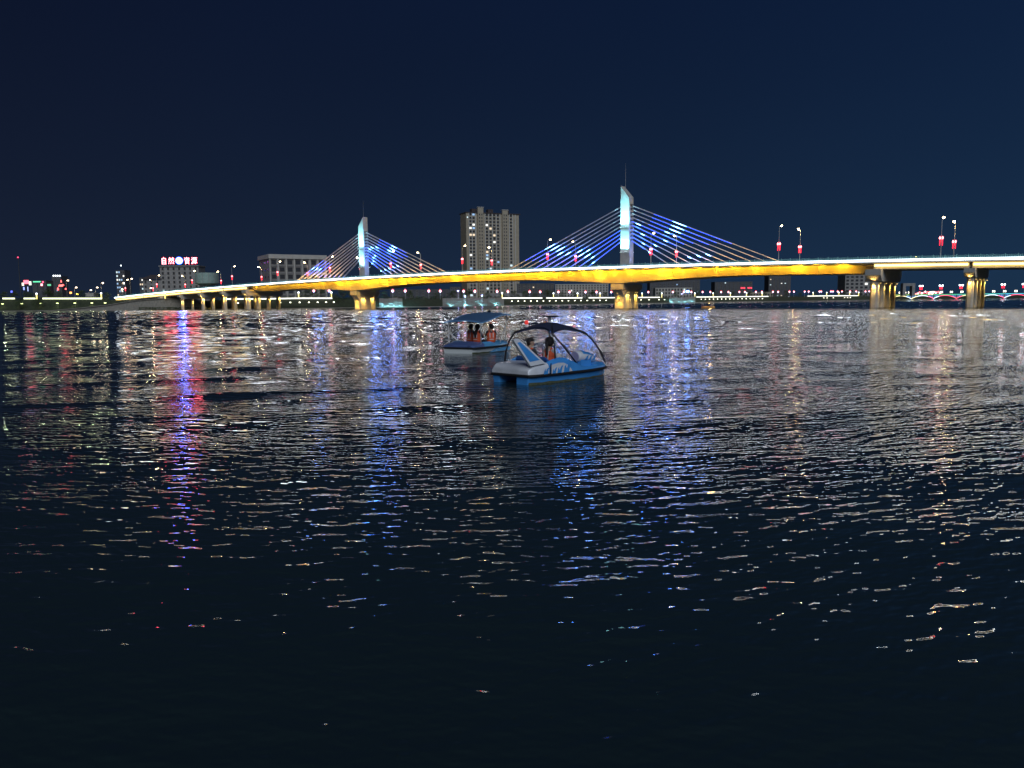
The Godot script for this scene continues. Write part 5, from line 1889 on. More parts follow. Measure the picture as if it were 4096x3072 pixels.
# a seated person, hips on the seat at the origin, facing +x; look = turn of the head; arms: elbow and wrist for each side
func person(label: String, where: Vector3, turn: float, shirt: Color, trousers: Color, hair: String, look: float, arms: Array, lean := 0.0, parent_turn := 0.0) -> Node3D:
	var T := thing("person", label, "person", where, turn, "people in the pedal boats")
	T.scale = Vector3.ONE * 1.12
	var skin := Color(0.42, 0.26, 0.18)
	var shoe := Color(0.03, 0.03, 0.03)
	var L := Vector3(lean, 0, 0)
	var chest := Vector3(-0.01, 0.44, 0) + L * 0.8
	var neck := Vector3(0.0, 0.585, 0) + L
	var b := [
		[Vector3(0, 0.1, -0.06), Vector3(0, 0.1, 0.06), 0.125, 0.125, trousers],
		[Vector3(0, 0.13, 0), Vector3(-0.01, 0.3, 0) + L * 0.4, 0.13, 0.125, shirt],
		[chest + Vector3(0, 0, -0.07), chest + Vector3(0, 0, 0.07), 0.115, 0.115, shirt],
		[Vector3(-0.01, 0.3, 0) + L * 0.4, chest, 0.125, 0.12, shirt],
		[chest + Vector3(0, 0.09, -0.155), chest + Vector3(0, 0.09, 0.155), 0.062, 0.062, shirt],
		[chest + Vector3(0, 0.08, 0), neck, 0.075, 0.055, skin],
		[neck, neck + Vector3(0.015, 0.09, 0), 0.052, 0.055, skin],
	]
	for s: float in [-1.0, 1.0]:
		var knee := Vector3(0.43, 0.12, s * 0.115)
		var ankle := Vector3(0.50, -0.20, s * 0.12)
		b.append([Vector3(0.02, 0.09, s * 0.085), knee, 0.085, 0.062, trousers])
		b.append([knee, ankle, 0.058, 0.042, trousers])
		b.append([ankle + Vector3(-0.03, -0.035, 0), ankle + Vector3(0.13, -0.05, 0), 0.042, 0.036, shoe])
		var sh := chest + Vector3(0, 0.085, s * 0.175)
		var ar: Array = arms[0 if s < 0 else 1]
		b.append([sh, ar[0], 0.054, 0.043, shirt])
		b.append([ar[0], ar[1], 0.041, 0.029, skin])
	var net := Net.new()
	net.add(b, 0.017, 0.035)
	# head in its own finer grid
	var hc := neck + Vector3(0.035, 0.185, 0)
	var R := Basis(Vector3.UP, look)
	var hb := [
		[neck + Vector3(0, 0.02, 0), neck + Vector3(0.015, 0.1, 0), 0.05, 0.052, skin],
		[hc + R * Vector3(-0.015, 0.03, 0), hc + R * Vector3(0.0, 0.025, 0), 0.092, 0.088, skin],
		[hc + R * Vector3(0.02, -0.04, 0), hc + R * Vector3(0.045, -0.085, 0), 0.066, 0.04, skin],
		[hc + R * Vector3(0.095, 0.005, 0), hc + R * Vector3(0.112, -0.025, 0), 0.010, 0.016, skin],
		[hc + R * Vector3(0.0, 0.0, 0.088), hc + R * Vector3(-0.01, -0.025, 0.09), 0.018, 0.012, skin],
		[hc + R * Vector3(0.0, 0.0, -0.088), hc + R * Vector3(-0.01, -0.025, -0.09), 0.018, 0.012, skin],
		[hc + R * Vector3(0.086, 0.012, 0.034), hc + R * Vector3(0.085, 0.012, 0.04), 0.012, 0.012, Color(0.02, 0.015, 0.012)],
		[hc + R * Vector3(0.086, 0.012, -0.034), hc + R * Vector3(0.085, 0.012, -0.04), 0.012, 0.012, Color(0.02, 0.015, 0.012)],
		[hc + R * Vector3(0.090, -0.062, -0.018), hc + R * Vector3(0.090, -0.062, 0.018), 0.010, 0.010, Color(0.28, 0.08, 0.07)],
	]
	net.add(hb, 0.009, 0.016)
	for s: float in [-1.0, 1.0]:
		var ar: Array = arms[0 if s < 0 else 1]
		var wr: Vector3 = ar[1]
		var el: Vector3 = ar[0]
		var fw := (wr - el).normalized()
		var side := fw.cross(Vector3.UP).normalized()
		if side.length() < 0.1: side = Vector3(0, 0, 1)
		var dn := fw.cross(side).normalized()
		if dn.y > 0: dn = -dn
		var palm := wr + fw * 0.075
		var hbn := [[wr - fw * 0.03, wr + fw * 0.02, 0.027, 0.024, skin], [wr + fw * 0.02 - side * 0.018, palm - side * 0.024, 0.020, 0.016, skin], [wr + fw * 0.02 + side * 0.018, palm + side * 0.024, 0.020, 0.016, skin]]
		var lens := [0.060, 0.072, 0.066, 0.050]
		for k in 4:
			var o := palm + side * (-0.033 + 0.022 * k)
			var mid: Vector3 = o + fw * lens[k] * 0.5 + dn * 0.014
			hbn.append([o, mid, 0.0095, 0.009, skin])
			hbn.append([mid, mid + fw * lens[k] * 0.32 + dn * 0.026, 0.009, 0.0078, skin])
		var th: Vector3 = wr + fw * 0.03 - side * s * 0.028
		hbn.append([th, th + fw * 0.03 - side * s * 0.026 + dn * 0.012, 0.013, 0.0105, skin])
		hbn.append([th + fw * 0.03 - side * s * 0.026 + dn * 0.012, th + fw * 0.062 - side * s * 0.024 + dn * 0.022, 0.0105, 0.009, skin])
		net.add(hbn, 0.0055, 0.006)
	part("body", net.mesh(), tinted(), T)
	# life vest over the torso
	var orange := Color(0.72, 0.105, 0.035)
	var vest := Net.new()
	var vb := [
		[Vector3(0, 0.15, -0.055), Vector3(0, 0.15, 0.055), 0.152, 0.152, orange],
		[Vector3(-0.005, 0.28, -0.06) + L * 0.4, Vector3(-0.005, 0.28, 0.06) + L * 0.4, 0.150, 0.150, orange],
		[chest + Vector3(0, -0.03, -0.075), chest + Vector3(0, -0.03, 0.075), 0.142, 0.142, orange],
		[chest + Vector3(0.0, 0.06, -0.1), chest + Vector3(0.0, 0.125, -0.09), 0.075, 0.058, orange],
		[chest + Vector3(0.0, 0.06, 0.1), chest + Vector3(0.0, 0.125, 0.09), 0.075, 0.058, orange],
	]
	vest.add(vb, 0.015, 0.03)
	var vo := part("life_vest", vest.mesh(), tinted(), T)
	var strip := MB.new()
	for s: float in [-1.0, 1.0]:
		strip.beam(chest + Vector3(-0.158, -0.16, s * 0.075) - L * 0.3, chest + Vector3(-0.140, 0.06, s * 0.08), 0.035, 0.012)
	strip.beam(Vector3(-0.162, 0.2, -0.1) + L * 0.3, Vector3(-0.162, 0.2, 0.1) + L * 0.3, 0.012, 0.03)
	part("reflective_strip", strip.mesh(), mat("reflective_grey", Color(0.6, 0.6, 0.58), 0.4), vo)
	# hair
	var black := Color(0.012, 0.010, 0.010)
	var hh := Net.new()
	var hr := [
		[hc + R * Vector3(-0.022, 0.045, 0), hc + R * Vector3(0.012, 0.065, 0), 0.100, 0.088, black],
		[hc + R * Vector3(-0.045, 0.0, -0.03), hc + R * Vector3(-0.045, 0.0, 0.03), 0.080, 0.080, black],
		[hc + R * Vector3(-0.05, -0.05, -0.02), hc + R * Vector3(-0.05, -0.05, 0.02), 0.055, 0.055, black],
	]
	if hair == "long":
		hr.append([hc + R * Vector3(-0.06, -0.04, 0), chest + Vector3(-0.165, 0.02, 0), 0.075, 0.062, black])
		hr.append([chest + Vector3(-0.165, 0.05, -0.05), chest + Vector3(-0.165, 0.03, 0.05), 0.055, 0.055, black])
		hr.append([chest + Vector3(-0.165, 0.02, 0), chest + Vector3(-0.175, -0.14, 0.01), 0.062, 0.03, black])
	elif hair == "tail":
		hr.append([hc + R * Vector3(-0.03, 0.05, -0.02), hc + R * Vector3(-0.03, 0.05, 0.02), 0.118, 0.118, black])
		hr.append([hc + R * Vector3(-0.05, -0.03, -0.05), hc + R * Vector3(-0.05, -0.03, 0.05), 0.075, 0.075, black])
		hr.append([hc + R * Vector3(-0.1, 0.06, 0), hc + R * Vector3(-0.15, -0.02, 0), 0.04, 0.045, black])
		hr.append([hc + R * Vector3(-0.15, -0.02, 0), chest + Vector3(-0.17, 0.0, 0.06), 0.045, 0.03, black])
	hh.add(hr, 0.011, 0.02)
	part("hair", hh.mesh(), tinted(), T)
	return T

# ------------------------------------------------------------------ pedal boats
func hull_width(x: float, L: float) -> float:
	var f := x / L
	if f < 0.04: return lerpf(0.80, 0.90, f / 0.04)
	if f < 0.55: return lerpf(0.90, 0.96, (f - 0.04) / 0.51)
	if f < 0.85: return lerpf(0.96, 0.80, pow((f - 0.55) / 0.3, 1.6))
	return lerpf(0.80, 0.50, pow((f - 0.85) / 0.15, 1.5))

# one pedal boat: x runs forward from the stern, y up from the water, z to its right
func boat_hull(T: Node3D, L: float, tops: Array, low_m: Material, stern_m: Material, side_m: Material, bow_m: Material, open_from: float, open_to: float, inner_m: Material, tunnel := true) -> void:
	var rub := mat("rub_rubber", Color(0.012, 0.012, 0.014), 0.6)
	var top_at := func(x: float) -> float:
		for i in tops.size() - 1:
			if x <= tops[i + 1][0]: return lerpf(tops[i][1], tops[i + 1][1], (x - tops[i][0]) / (tops[i + 1][0] - tops[i][0]))
		return tops[tops.size() - 1][1]
	# lower hull in three bodies with a rudder tunnel at the stern
	var lh := MB.new()
	for q in [[0.28, 1.0, 0.03], [-1.0, -0.5, 0.03], [-0.5, 0.28, 0.75 if tunnel else 0.03]]:
		var rings := []
		for i in 15:
			var x := lerpf(q[2], L - 0.04, i / 14.0)
			var w := hull_width(x, L) - 0.05
			var z0: float = maxf(q[0], -w) if q[0] > -0.9 else -w
			var z1: float = minf(q[1], w) if q[1] < 0.9 else w
			var i0 := 0.09 if q[0] < -0.9 else 0.0
			var i1 := 0.09 if q[1] > 0.9 else 0.0
			var rise := 0.16 * pow(clampf((x / L - 0.72) / 0.28, 0, 1), 2.0)
			rings.append([Vector3(x, 0.25, z1), Vector3(x, 0.05, z1 - i1 * 0.4), Vector3(x, -0.22 + rise, z1 - i1), Vector3(x, -0.22 + rise, z0 + i0), Vector3(x, 0.05, z0 + i0 * 0.4), Vector3(x, 0.25, z0)])
		lh.loft(rings)
	part("lower_hull", lh.mesh(true, 40.0), low_m, T)
	# the olive water stain along the waterline
	var stain := grainy("hull_stain", Color(0.05, 0.06, 0.03), Color(0.16, 0.17, 0.10), 2.2, 0.8, 5, 113)
	for s: float in [1.0, -1.0]:
		var sr := []
		for i in 15:
			var x := lerpf(0.06, L - 0.25, i / 14.0)
			var w := hull_width(x, L) - 0.05
			var wob := 0.012 * sin(x * 9.0) + 0.008 * sin(x * 23.0)
			sr.append([Vector3(x, 0.055 + wob, s * (w - 0.022)), Vector3(x, -0.06, s * (w - 0.042))])
		var sm := MB.new()
		sm.loft(sr, false, false)
		part("water_stain", sm.mesh(), stain, T)
	# mooring cleats on the rail
	for q in [[0.04, -0.35], [0.04, 0.6], [L - 0.5, 0.0]]:
		var ck := MB.new()
		var cy := 0.345 if q[0] < 1.0 else 0.5
		ck.box(Vector3(q[0], cy, q[1]), Vector3(0.05, 0.07, 0.05))
		ck.tube([Vector3(q[0], cy + 0.045, q[1] - 0.09), Vector3(q[0], cy + 0.045, q[1] + 0.09)], 0.018, -1.0, 6)
		part("cleat", ck.mesh(), rub, T)
	# rubber rub rail right round
	var line := []
	for i in 21: line.append(Vector3(lerpf(0.02, L, i / 20.0), 0.275, hull_width(lerpf(0.0, L, i / 20.0), L)))
	for i in 21: line.append(Vector3(lerpf(L, 0.02, i / 20.0), 0.275, -hull_width(lerpf(L, 0.0, i / 20.0), L)))
	line.append(line[0])
	var rr := MB.new()
	rr.tube(line, 0.048, -1.0, 7)
	part("rub_rail", rr.mesh(true), rub, T)
	# stern and bow decks
	for q in [[0.01, open_from, stern_m, "stern_deck"], [open_to, L - 0.02, bow_m, "bow_deck"]]:
		var rings := []
		for i in 11:
			var x := lerpf(q[0], q[1], i / 10.0)
			var w := hull_width(x, L) - 0.02
			var t: float = top_at.call(x)
			rings.append([Vector3(x, 0.29, w), Vector3(x, lerpf(0.29, t, 0.55), w - 0.01), Vector3(x, t - 0.07, w - 0.05), Vector3(x, t - 0.012, w - 0.13), Vector3(x, t + 0.012, 0), Vector3(x, t - 0.012, -w + 0.13), Vector3(x, t - 0.07, -w + 0.05), Vector3(x, lerpf(0.29, t, 0.55), -w + 0.01), Vector3(x, 0.29, -w)])
		var d := MB.new()
		d.loft(rings)
		part(q[3], d.mesh(true, 48.0), q[2], T)
	# side walls of the cockpit
	for s: float in [1.0, -1.0]:
		var rings := []
		for i in 19:
			var x := lerpf(open_from + 0.003, open_to - 0.003, i / 18.0)
			var w := hull_width(x, L) - 0.02
			var t: float = top_at.call(x)
			rings.append([Vector3(x, 0.29, s * w), Vector3(x, lerpf(0.29, t, 0.55), s * (w - 0.01)), Vector3(x, t - 0.06, s * (w - 0.045)), Vector3(x, t, s * (w - 0.11)), Vector3(x, t - 0.02, s * (w - 0.19)), Vector3(x, 0.12, s * (w - 0.24))])
		var d := MB.new()
		d.loft(rings)
		part("side_wall", d.mesh(true, 48.0), side_m, T)
	var fl := MB.new()
	fl.box(Vector3((open_from + open_to) / 2, 0.11, 0), Vector3(open_to - open_from, 0.04, 1.42))
	part("cockpit_floor", fl.mesh(), inner_m, T)
	for z in [0.44, -0.34]:
		var st := MB.new()
		st.box(Vector3(1.25, 0.27, z), Vector3(0.5, 0.26, 0.62))
		if tunnel: st.loft([[Vector3(0.98, 0.4, z - 0.3), Vector3(0.98, 0.4, z + 0.3), Vector3(1.08, 0.4, z + 0.3), Vector3(1.08, 0.4, z - 0.3)], [Vector3(0.88, 0.7, z - 0.29), Vector3(0.88, 0.7, z + 0.29), Vector3(0.97, 0.7, z + 0.29), Vector3(0.97, 0.7, z - 0.29)], [Vector3(0.85, 0.82, z - 0.2), Vector3(0.85, 0.82, z + 0.2), Vector3(0.9, 0.82, z + 0.2), Vector3(0.9, 0.82, z - 0.2)]])
		part("seat", st.mesh(true, 40.0), inner_m, T)

func build_boats() -> void:
	var white := grainy("gel_white", Color(0.60, 0.60, 0.63), Color(0.76, 0.76, 0.80), 0.9, 0.25, 5, 111, 0.012)
	var blue := grainy("gel_blue", Color(0.050, 0.25, 0.62), Color(0.070, 0.33, 0.78), 0.8, 0.2, 5, 112, 0.012)
	var mid_blue := mat("gel_mid_blue", Color(0.06, 0.20, 0.46), 0.25)
	var dark_blue := mat("cockpit_blue", Color(0.02, 0.10, 0.34), 0.35)
	var navy := mat("canopy_navy", Color(0.016, 0.022, 0.05), 0.85)
	navy.backlight_enabled = true
	navy.backlight = Color(0.06, 0.12, 0.35)
	var black := mat("pole_black", Color(0.012, 0.012, 0.014), 0.35)
	# ---- the nearer boat, heading away to the right
	var A := thing("pedal_boat", "blue and white pedal boat with tail fin and dark domed canopy", "boat", Vector3(-0.08, 0.0, -24.17), deg_to_rad(45.0))
	A.scale = Vector3(1.09, 1.0, 1.03)
	var L := 3.95
	var tops := [[0.0, 0.50], [0.06, 0.58], [0.2, 0.63], [0.78, 0.66], [1.0, 0.74], [1.3, 0.80], [1.6, 0.76], [1.95, 0.62], [2.3, 0.47], [2.6, 0.41], [3.3, 0.44], [3.7, 0.48], [3.95, 0.42]]
	boat_hull(A, L, tops, blue, white, blue, blue, 0.8, 3.25, dark_blue)
	# white flank patch with curling blue waves, laid on as moulded panels on both sides
	for s: float in [1.0, -1.0]:
		var zz: float = 0.955 * s
		var pm := MB.new()
		pm.plate(PackedVector2Array([Vector2(0.82, 0.31), Vector2(1.78, 0.31), Vector2(1.70, 0.42), Vector2(1.56, 0.54), Vector2(1.38, 0.62), Vector2(1.15, 0.635), Vector2(0.92, 0.60), Vector2(0.82, 0.56)]), Vector3(0, 0, zz - 0.02 * s), Vector3.RIGHT, Vector3.UP, Vector3(0, 0, 0.022 * s))
		var po := part("flank_panel", pm.mesh(), white, A)
		for q in [[0.50, 0.9], [0.86, 0.8], [1.08, 1.0], [1.36, 1.35]]:
			var o := Vector2(q[0], 0.312)
			var g: float = q[1] * 0.19
			var pl := PackedVector2Array()
			for v in [Vector2(0, 0), Vector2(1.0, 0), Vector2(1.05, 0.35), Vector2(1.2, 0.85), Vector2(1.42, 1.2), Vector2(1.05, 1.15), Vector2(0.72, 0.8), Vector2(0.6, 0.45), Vector2(0.42, 0.7), Vector2(0.5, 0.98), Vector2(0.2, 0.75), Vector2(0.12, 0.35)]:
				pl.append(o + v * g)
			var wm := MB.new()
			wm.plate(pl, Vector3(0, 0, zz + 0.004 * s), Vector3.RIGHT, Vector3.UP, Vector3(0, 0, 0.008 * s))
			part("wave_mark", wm.mesh(), blue, po)
		var sm := MB.new()
		sm.box(Vector3(0.80, 0.47, zz + 0.012 * s), Vector3(0.035, 0.34, 0.014))
		part("strap", sm.mesh(), black, A)
	# tail fin on the right stern quarter, white with a blue panel on each face
	var fin := MB.new()
	var fo := Vector3(0.02, 0.60, 0.80)
	var fx := Vector3(1, 0.0, 0)
	var fy := Vector3(-0.42, 0.84, -0.22)
	fin.plate(PackedVector2Array([Vector2(0.0, 0.0), Vector2(0.66, 0.06), Vector2(0.20, 1.0), Vector2(0.14, 1.03), Vector2(-0.05, 1.0), Vector2(-0.06, 0.92)]), fo, fx, fy, Vector3(0, 0, 0.09))
	var fno := part("tail_fin", fin.mesh(), white, A)
	for z in [-0.008, 0.09]:
		var fp := MB.new()
		fp.plate(PackedVector2Array([Vector2(0.07, 0.16), Vector2(0.50, 0.20), Vector2(0.15, 0.90), Vector2(0.02, 0.88)]), fo + Vector3(0, 0, z), fx, fy, Vector3(0, 0, 0.008))
		part("fin_panel", fp.mesh(), blue, fno)
	# nose cowl on the foredeck
	var cw := MB.new()
	var rings := []
	for q in [[2.72, 0.17, 0.70], [2.80, 0.205, 0.70], [3.05, 0.205, 0.68], [3.35, 0.18, 0.63], [3.6, 0.12, 0.56], [3.75, 0.05, 0.50]]:
		var ring := []
		for k in 16:
			var a := -TAU * k / 16
			ring.append(Vector3(q[0], q[2] + cos(a) * q[1], 0.2 + sin(a) * q[1] * 1.15))
		rings.append(ring)
	cw.loft(rings)
	var co := part("nose_cowl", cw.mesh(true), white, A)
	var ct := MB.new()
	var tr := []
	for q in [[2.9, 0.209, 0.702], [3.05, 0.209, 0.682], [3.35, 0.185, 0.632], [3.62, 0.122, 0.562]]:
		var ring := []
		for k in 9:
			var a := lerpf(-1.1, 1.1, k / 8.0)
			ring.append(Vector3(q[0], q[2] + cos(a) * q[1], 0.2 + sin(a) * q[1] * 1.15))
		tr.append(ring)
	ct.loft(tr, false, false)
	part("cowl_stripe", ct.mesh(true), blue, co)
	for k in 3:
		var wm := MB.new()
		wm.plate(PackedVector2Array([Vector2(0, 0), Vector2(0.14, 0), Vector2(0.17, 0.09), Vector2(0.22, 0.15), Vector2(0.11, 0.11), Vector2(0.06, 0.05)]), Vector3(2.95 + k * 0.2, 0.60 - k * 0.02, 0.2 + 0.233 - k * 0.018), Vector3(1, -0.05, -0.06), Vector3.UP, Vector3(0, 0, 0.01))
		part("wave_mark", wm.mesh(), blue, co)
	var fd := MB.new()
	var dr := []
	for k in 16: dr.append(Vector3(2.712, 0.70 + cos(TAU * k / 16) * 0.165, 0.2 + sin(TAU * k / 16) * 0.185))
	fd.prism(dr, Vector3(-0.012, 0, 0))
	part("cowl_face", fd.mesh(), mat("lilac_gel", Color(0.36, 0.34, 0.52), 0.4), co)
	var cs := MB.new()
	cs.loft([ring4(3.0, 0.12, 0.26, 0.24), ring4(3.05, 0.6, 0.24, 0.2)])
	for k in cs.v.size(): cs.v[k].z += 0.2
	part("console", cs.mesh(), blue, A)
	# domed canopy: four corners, arched edges
	var cor := [Vector3(1.0, 1.57, -0.80), Vector3(1.2, 1.56, 0.65), Vector3(2.92, 1.50, 0.5), Vector3(2.72, 1.54, -0.95)]
	var shape := func(u: float, v: float) -> Vector3:
		var p: Vector3 = cor[0].lerp(cor[1], u).lerp(cor[3].lerp(cor[2], u), v)
		var bu := 4.0 * u * (1.0 - u)
		var bv := 4.0 * v * (1.0 - v)
		p.y += 0.20 * bu + 0.15 * bv
		p.x += 0.26 * bu * (1.0 - 2.0 * v)
		p.z += -0.20 * bv * (2.0 * u - 1.0)
		return p
	var cn := MB.new()
	for i in 14:
		for j in 14:
			cn.quad(shape.call(i / 14.0, j / 14.0), shape.call((i + 1) / 14.0, j / 14.0), shape.call((i + 1) / 14.0, (j + 1) / 14.0), shape.call(i / 14.0, (j + 1) / 14.0))
	for i in 14:
		for e in 4:
			var a0: Vector3 = [shape.call(i / 14.0, 0.0), shape.call(1.0, i / 14.0), shape.call(i / 14.0, 1.0), shape.call(0.0, i / 14.0)][e]
			var a1: Vector3 = [shape.call((i + 1) / 14.0, 0.0), shape.call(1.0, (i + 1) / 14.0), shape.call((i + 1) / 14.0, 1.0), shape.call(0.0, (i + 1) / 14.0)][e]
			cn.quad(a0, a1, a1 - Vector3(0, 0.05, 0), a0 - Vector3(0, 0.05, 0))
	var cano := part("canopy", cn.mesh(true, 60.0), navy, A)
	var top: Vector3 = shape.call(0.5, 0.5)
	var arch1 := [Vector3(0.62, 0.62, -0.86), Vector3(0.68, 0.95, -0.87), Vector3(0.82, 1.32, -0.85), cor[0] + Vector3(0, 0.0, 0), shape.call(0.14, 0.14), shape.call(0.3, 0.3) - Vector3(0, 0.02, 0), top - Vector3(0, 0.03, 0), shape.call(0.75, 0.75) - Vector3(0, 0.02, 0), cor[2], Vector3(3.25, 1.22, 0.53), Vector3(3.55, 0.88, 0.56), Vector3(3.8, 0.46, 0.58)]
	var p1 := MB.new()
	p1.tube(arch1, 0.032, -1.0, 7)
	part("canopy_pole", p1.mesh(true), black, A)
	var arch2 := [Vector3(1.12, 0.78, 0.84), Vector3(1.14, 1.2, 0.8), cor[1], shape.call(0.86, 0.14), shape.call(0.7, 0.3) - Vector3(0, 0.02, 0), top - Vector3(0, 0.06, 0), shape.call(0.25, 0.75) - Vector3(0, 0.02, 0), cor[3], Vector3(2.8, 1.1, -0.93), Vector3(2.85, 0.42, -0.86)]
	var p2 := MB.new()
	p2.tube(arch2, 0.026, -1.0, 7)
	part("canopy_pole", p2.mesh(true), black, A)
	var p3 := MB.new()
	p3.tube([cor[1], Vector3(1.75, 1.1, 0.62), Vector3(2.4, 0.42, 0.66)], 0.027, -1.0, 7)
	part("canopy_strut", p3.mesh(true), black, A)
	var sp := MB.new()
	sp.box(top + Vector3(-0.06, 0.08, 0), Vector3(0.10, 0.18, 0.08))
	part("bracket", sp.mesh(), white, cano)
	var pn := MB.new()
	pn.box(top + Vector3(0.0, 0.20, 0), Vector3(0.42, 0.045, 0.30))
	part("solar_panel", pn.mesh(), black, cano)
	var lb: Vector3 = shape.call(0.12, 0.12) + Vector3(0, 0.03, 0)
	var lm := MB.new()
	lm.lathe(lb, [[0.05, 0.0], [0.05, 0.08], [0.02, 0.09]], 10)
	part("beacon_base", lm.mesh(true), white, cano)
	var lr := MB.new()
	lr.lathe(lb, [[0.045, 0.09], [0.06, 0.11], [0.055, 0.2], [0.02, 0.23]], 10)
	part("beacon", lr.mesh(true), glow("boat_beacon", Color(1.0, 0.06, 0.04), 0.6, Color(0.5, 0.03, 0.03)), cano)
	# the two riders
	var a_at := func(p: Vector3) -> Vector3: return A.position + A.basis * p
	var arms_fwd := [[Vector3(0.10, 0.30, -0.22), Vector3(0.33, 0.30, -0.12)], [Vector3(0.12, 0.30, 0.23), Vector3(0.36, 0.34, 0.10)]]
	person("person with dark tied hair and white top in the finned boat, hands forward", a_at.call(Vector3(1.28, 0.40, 0.44)), A.rotation.y, Color(0.50, 0.47, 0.46), Color(0.02, 0.022, 0.03), "tail", -0.1, arms_fwd, 0.02)
	person("person behind the tail fin of the finned boat, face turned aside", a_at.call(Vector3(1.24, 0.38, -0.34)), A.rotation.y, Color(0.04, 0.04, 0.05), Color(0.02, 0.022, 0.03), "short", -0.9, [[Vector3(0.10, 0.30, -0.22), Vector3(0.33, 0.28, -0.12)], [Vector3(0.10, 0.30, 0.22), Vector3(0.33, 0.28, 0.12)]], -0.02)
	var shirtfront := MB.new()  # added lump standing for the white side of the rider's shirt
	shirtfront.ball(a_at.call(Vector3(1.55, 0.72, 0.56)), Vector3(0.14, 0.15, 0.13), 14, 9)
	for k in shirtfront.v.size():
		var nz := sin(shirtfront.v[k].x * 40.0) * cos(shirtfront.v[k].y * 36.0 + shirtfront.v[k].z * 28.0)
		shirtfront.v[k] += Vector3(0, 0.008, 0.006) * nz
	var bg := part("added_shirt", shirtfront.mesh(true), mat("shirt_cream", Color(0.52, 0.48, 0.46), 0.9), self)
	tag(bg, "cream soft bag added to the rider with tied hair", "shirtfront")
	# ---- the farther boat under a flat roof
	var sea := mat("gel_sea", Color(0.10, 0.34, 0.62), 0.22)
	var cream := mat("gel_cream", Color(0.70, 0.72, 0.70), 0.3)
	var slate := mat("gel_slate", Color(0.085, 0.13, 0.30), 0.3)
	var roofm := mat("roof_blue", Color(0.062, 0.125, 0.23), 0.5)
	var Bo := flat_boat("pale blue pedal boat under a flat blue roof carrying three riders", Vector3(-2.76, 0, -38.73), deg_to_rad(59.0), cream, slate, sea, sea, roofm)
	Bo.scale = Vector3(1.08, 1.0, 1.14)
	var tp := MB.new()
	tp.plate(PackedVector2Array([Vector2(1.3, 0.0), Vector2(3.2, 0.02), Vector2(3.3, 0.2), Vector2(1.9, 0.19)]), Vector3(0, 0, 0.905), Vector3.RIGHT, Vector3.UP, Vector3(0, 0, 0.02))
	part("hull_patch", tp.mesh(), sea, Bo)
	var b_at := func(p: Vector3) -> Vector3: return Bo.position + Bo.basis * p
	person("person with long black hair seen from behind in the roofed boat", b_at.call(Vector3(1.24, 0.44, 0.30)), Bo.rotation.y, Color(0.03, 0.03, 0.035), Color(0.03, 0.03, 0.04), "long", 0.3, [[Vector3(0.06, 0.28, -0.24), Vector3(0.3, 0.24, -0.16)], [Vector3(0.08, 0.30, 0.25), Vector3(0.3, 0.4, 0.16)]])
	person("person half hidden behind the long-haired rider in the roofed boat", b_at.call(Vector3(1.75, 0.42, -0.38)), Bo.rotation.y, Color(0.35, 0.36, 0.38), Color(0.03, 0.03, 0.04), "short", 0.0, arms_fwd)
	person("person holding a phone to one ear at the right of the roofed boat", b_at.call(Vector3(1.95, 0.42, 0.62)), Bo.rotation.y + 0.7, Color(0.03, 0.03, 0.045), Color(0.03, 0.03, 0.04), "short", 0.8, [[Vector3(0.14, 0.40, -0.22), Vector3(0.12, 0.62, -0.12)], [Vector3(0.10, 0.28, 0.22), Vector3(0.3, 0.24, 0.12)]])
	# ---- a third boat far off by the bridge
	var amber := mat("amber_light_gel", Color(0.62, 0.34, 0.07), 0.35)  # amber light from the bridge put into the boat's colour
	var C := flat_boat("small pedal boat with amber light in its colour, far off beside the nearer main pier", G(2810, 226), deg_to_rad(8.0), amber, amber, amber, amber, mat("roof_dark", Color(0.16, 0.12, 0.10), 0.7))
	var cl := MB.new()
	cl.box(Vector3(1.9, 1.42, 0.5), Vector3(0.3, 0.06, 0.12))
	part("added_lamp", cl.mesh(), glow("added_lamp", Color(1.0, 0.62, 0.2), 10.0), C)  # added glow and lights in place of the bridge floods on this boat
	omni(C, Vector3(1.9, 1.3, 0.5), Color(1.0, 0.6, 0.2), 2.0, 0.1)
	omni(C, Vector3(1.9, 0.95, 1.6), Color(1.0, 0.6, 0.2), 1.0, 0.1)
	build_cars()

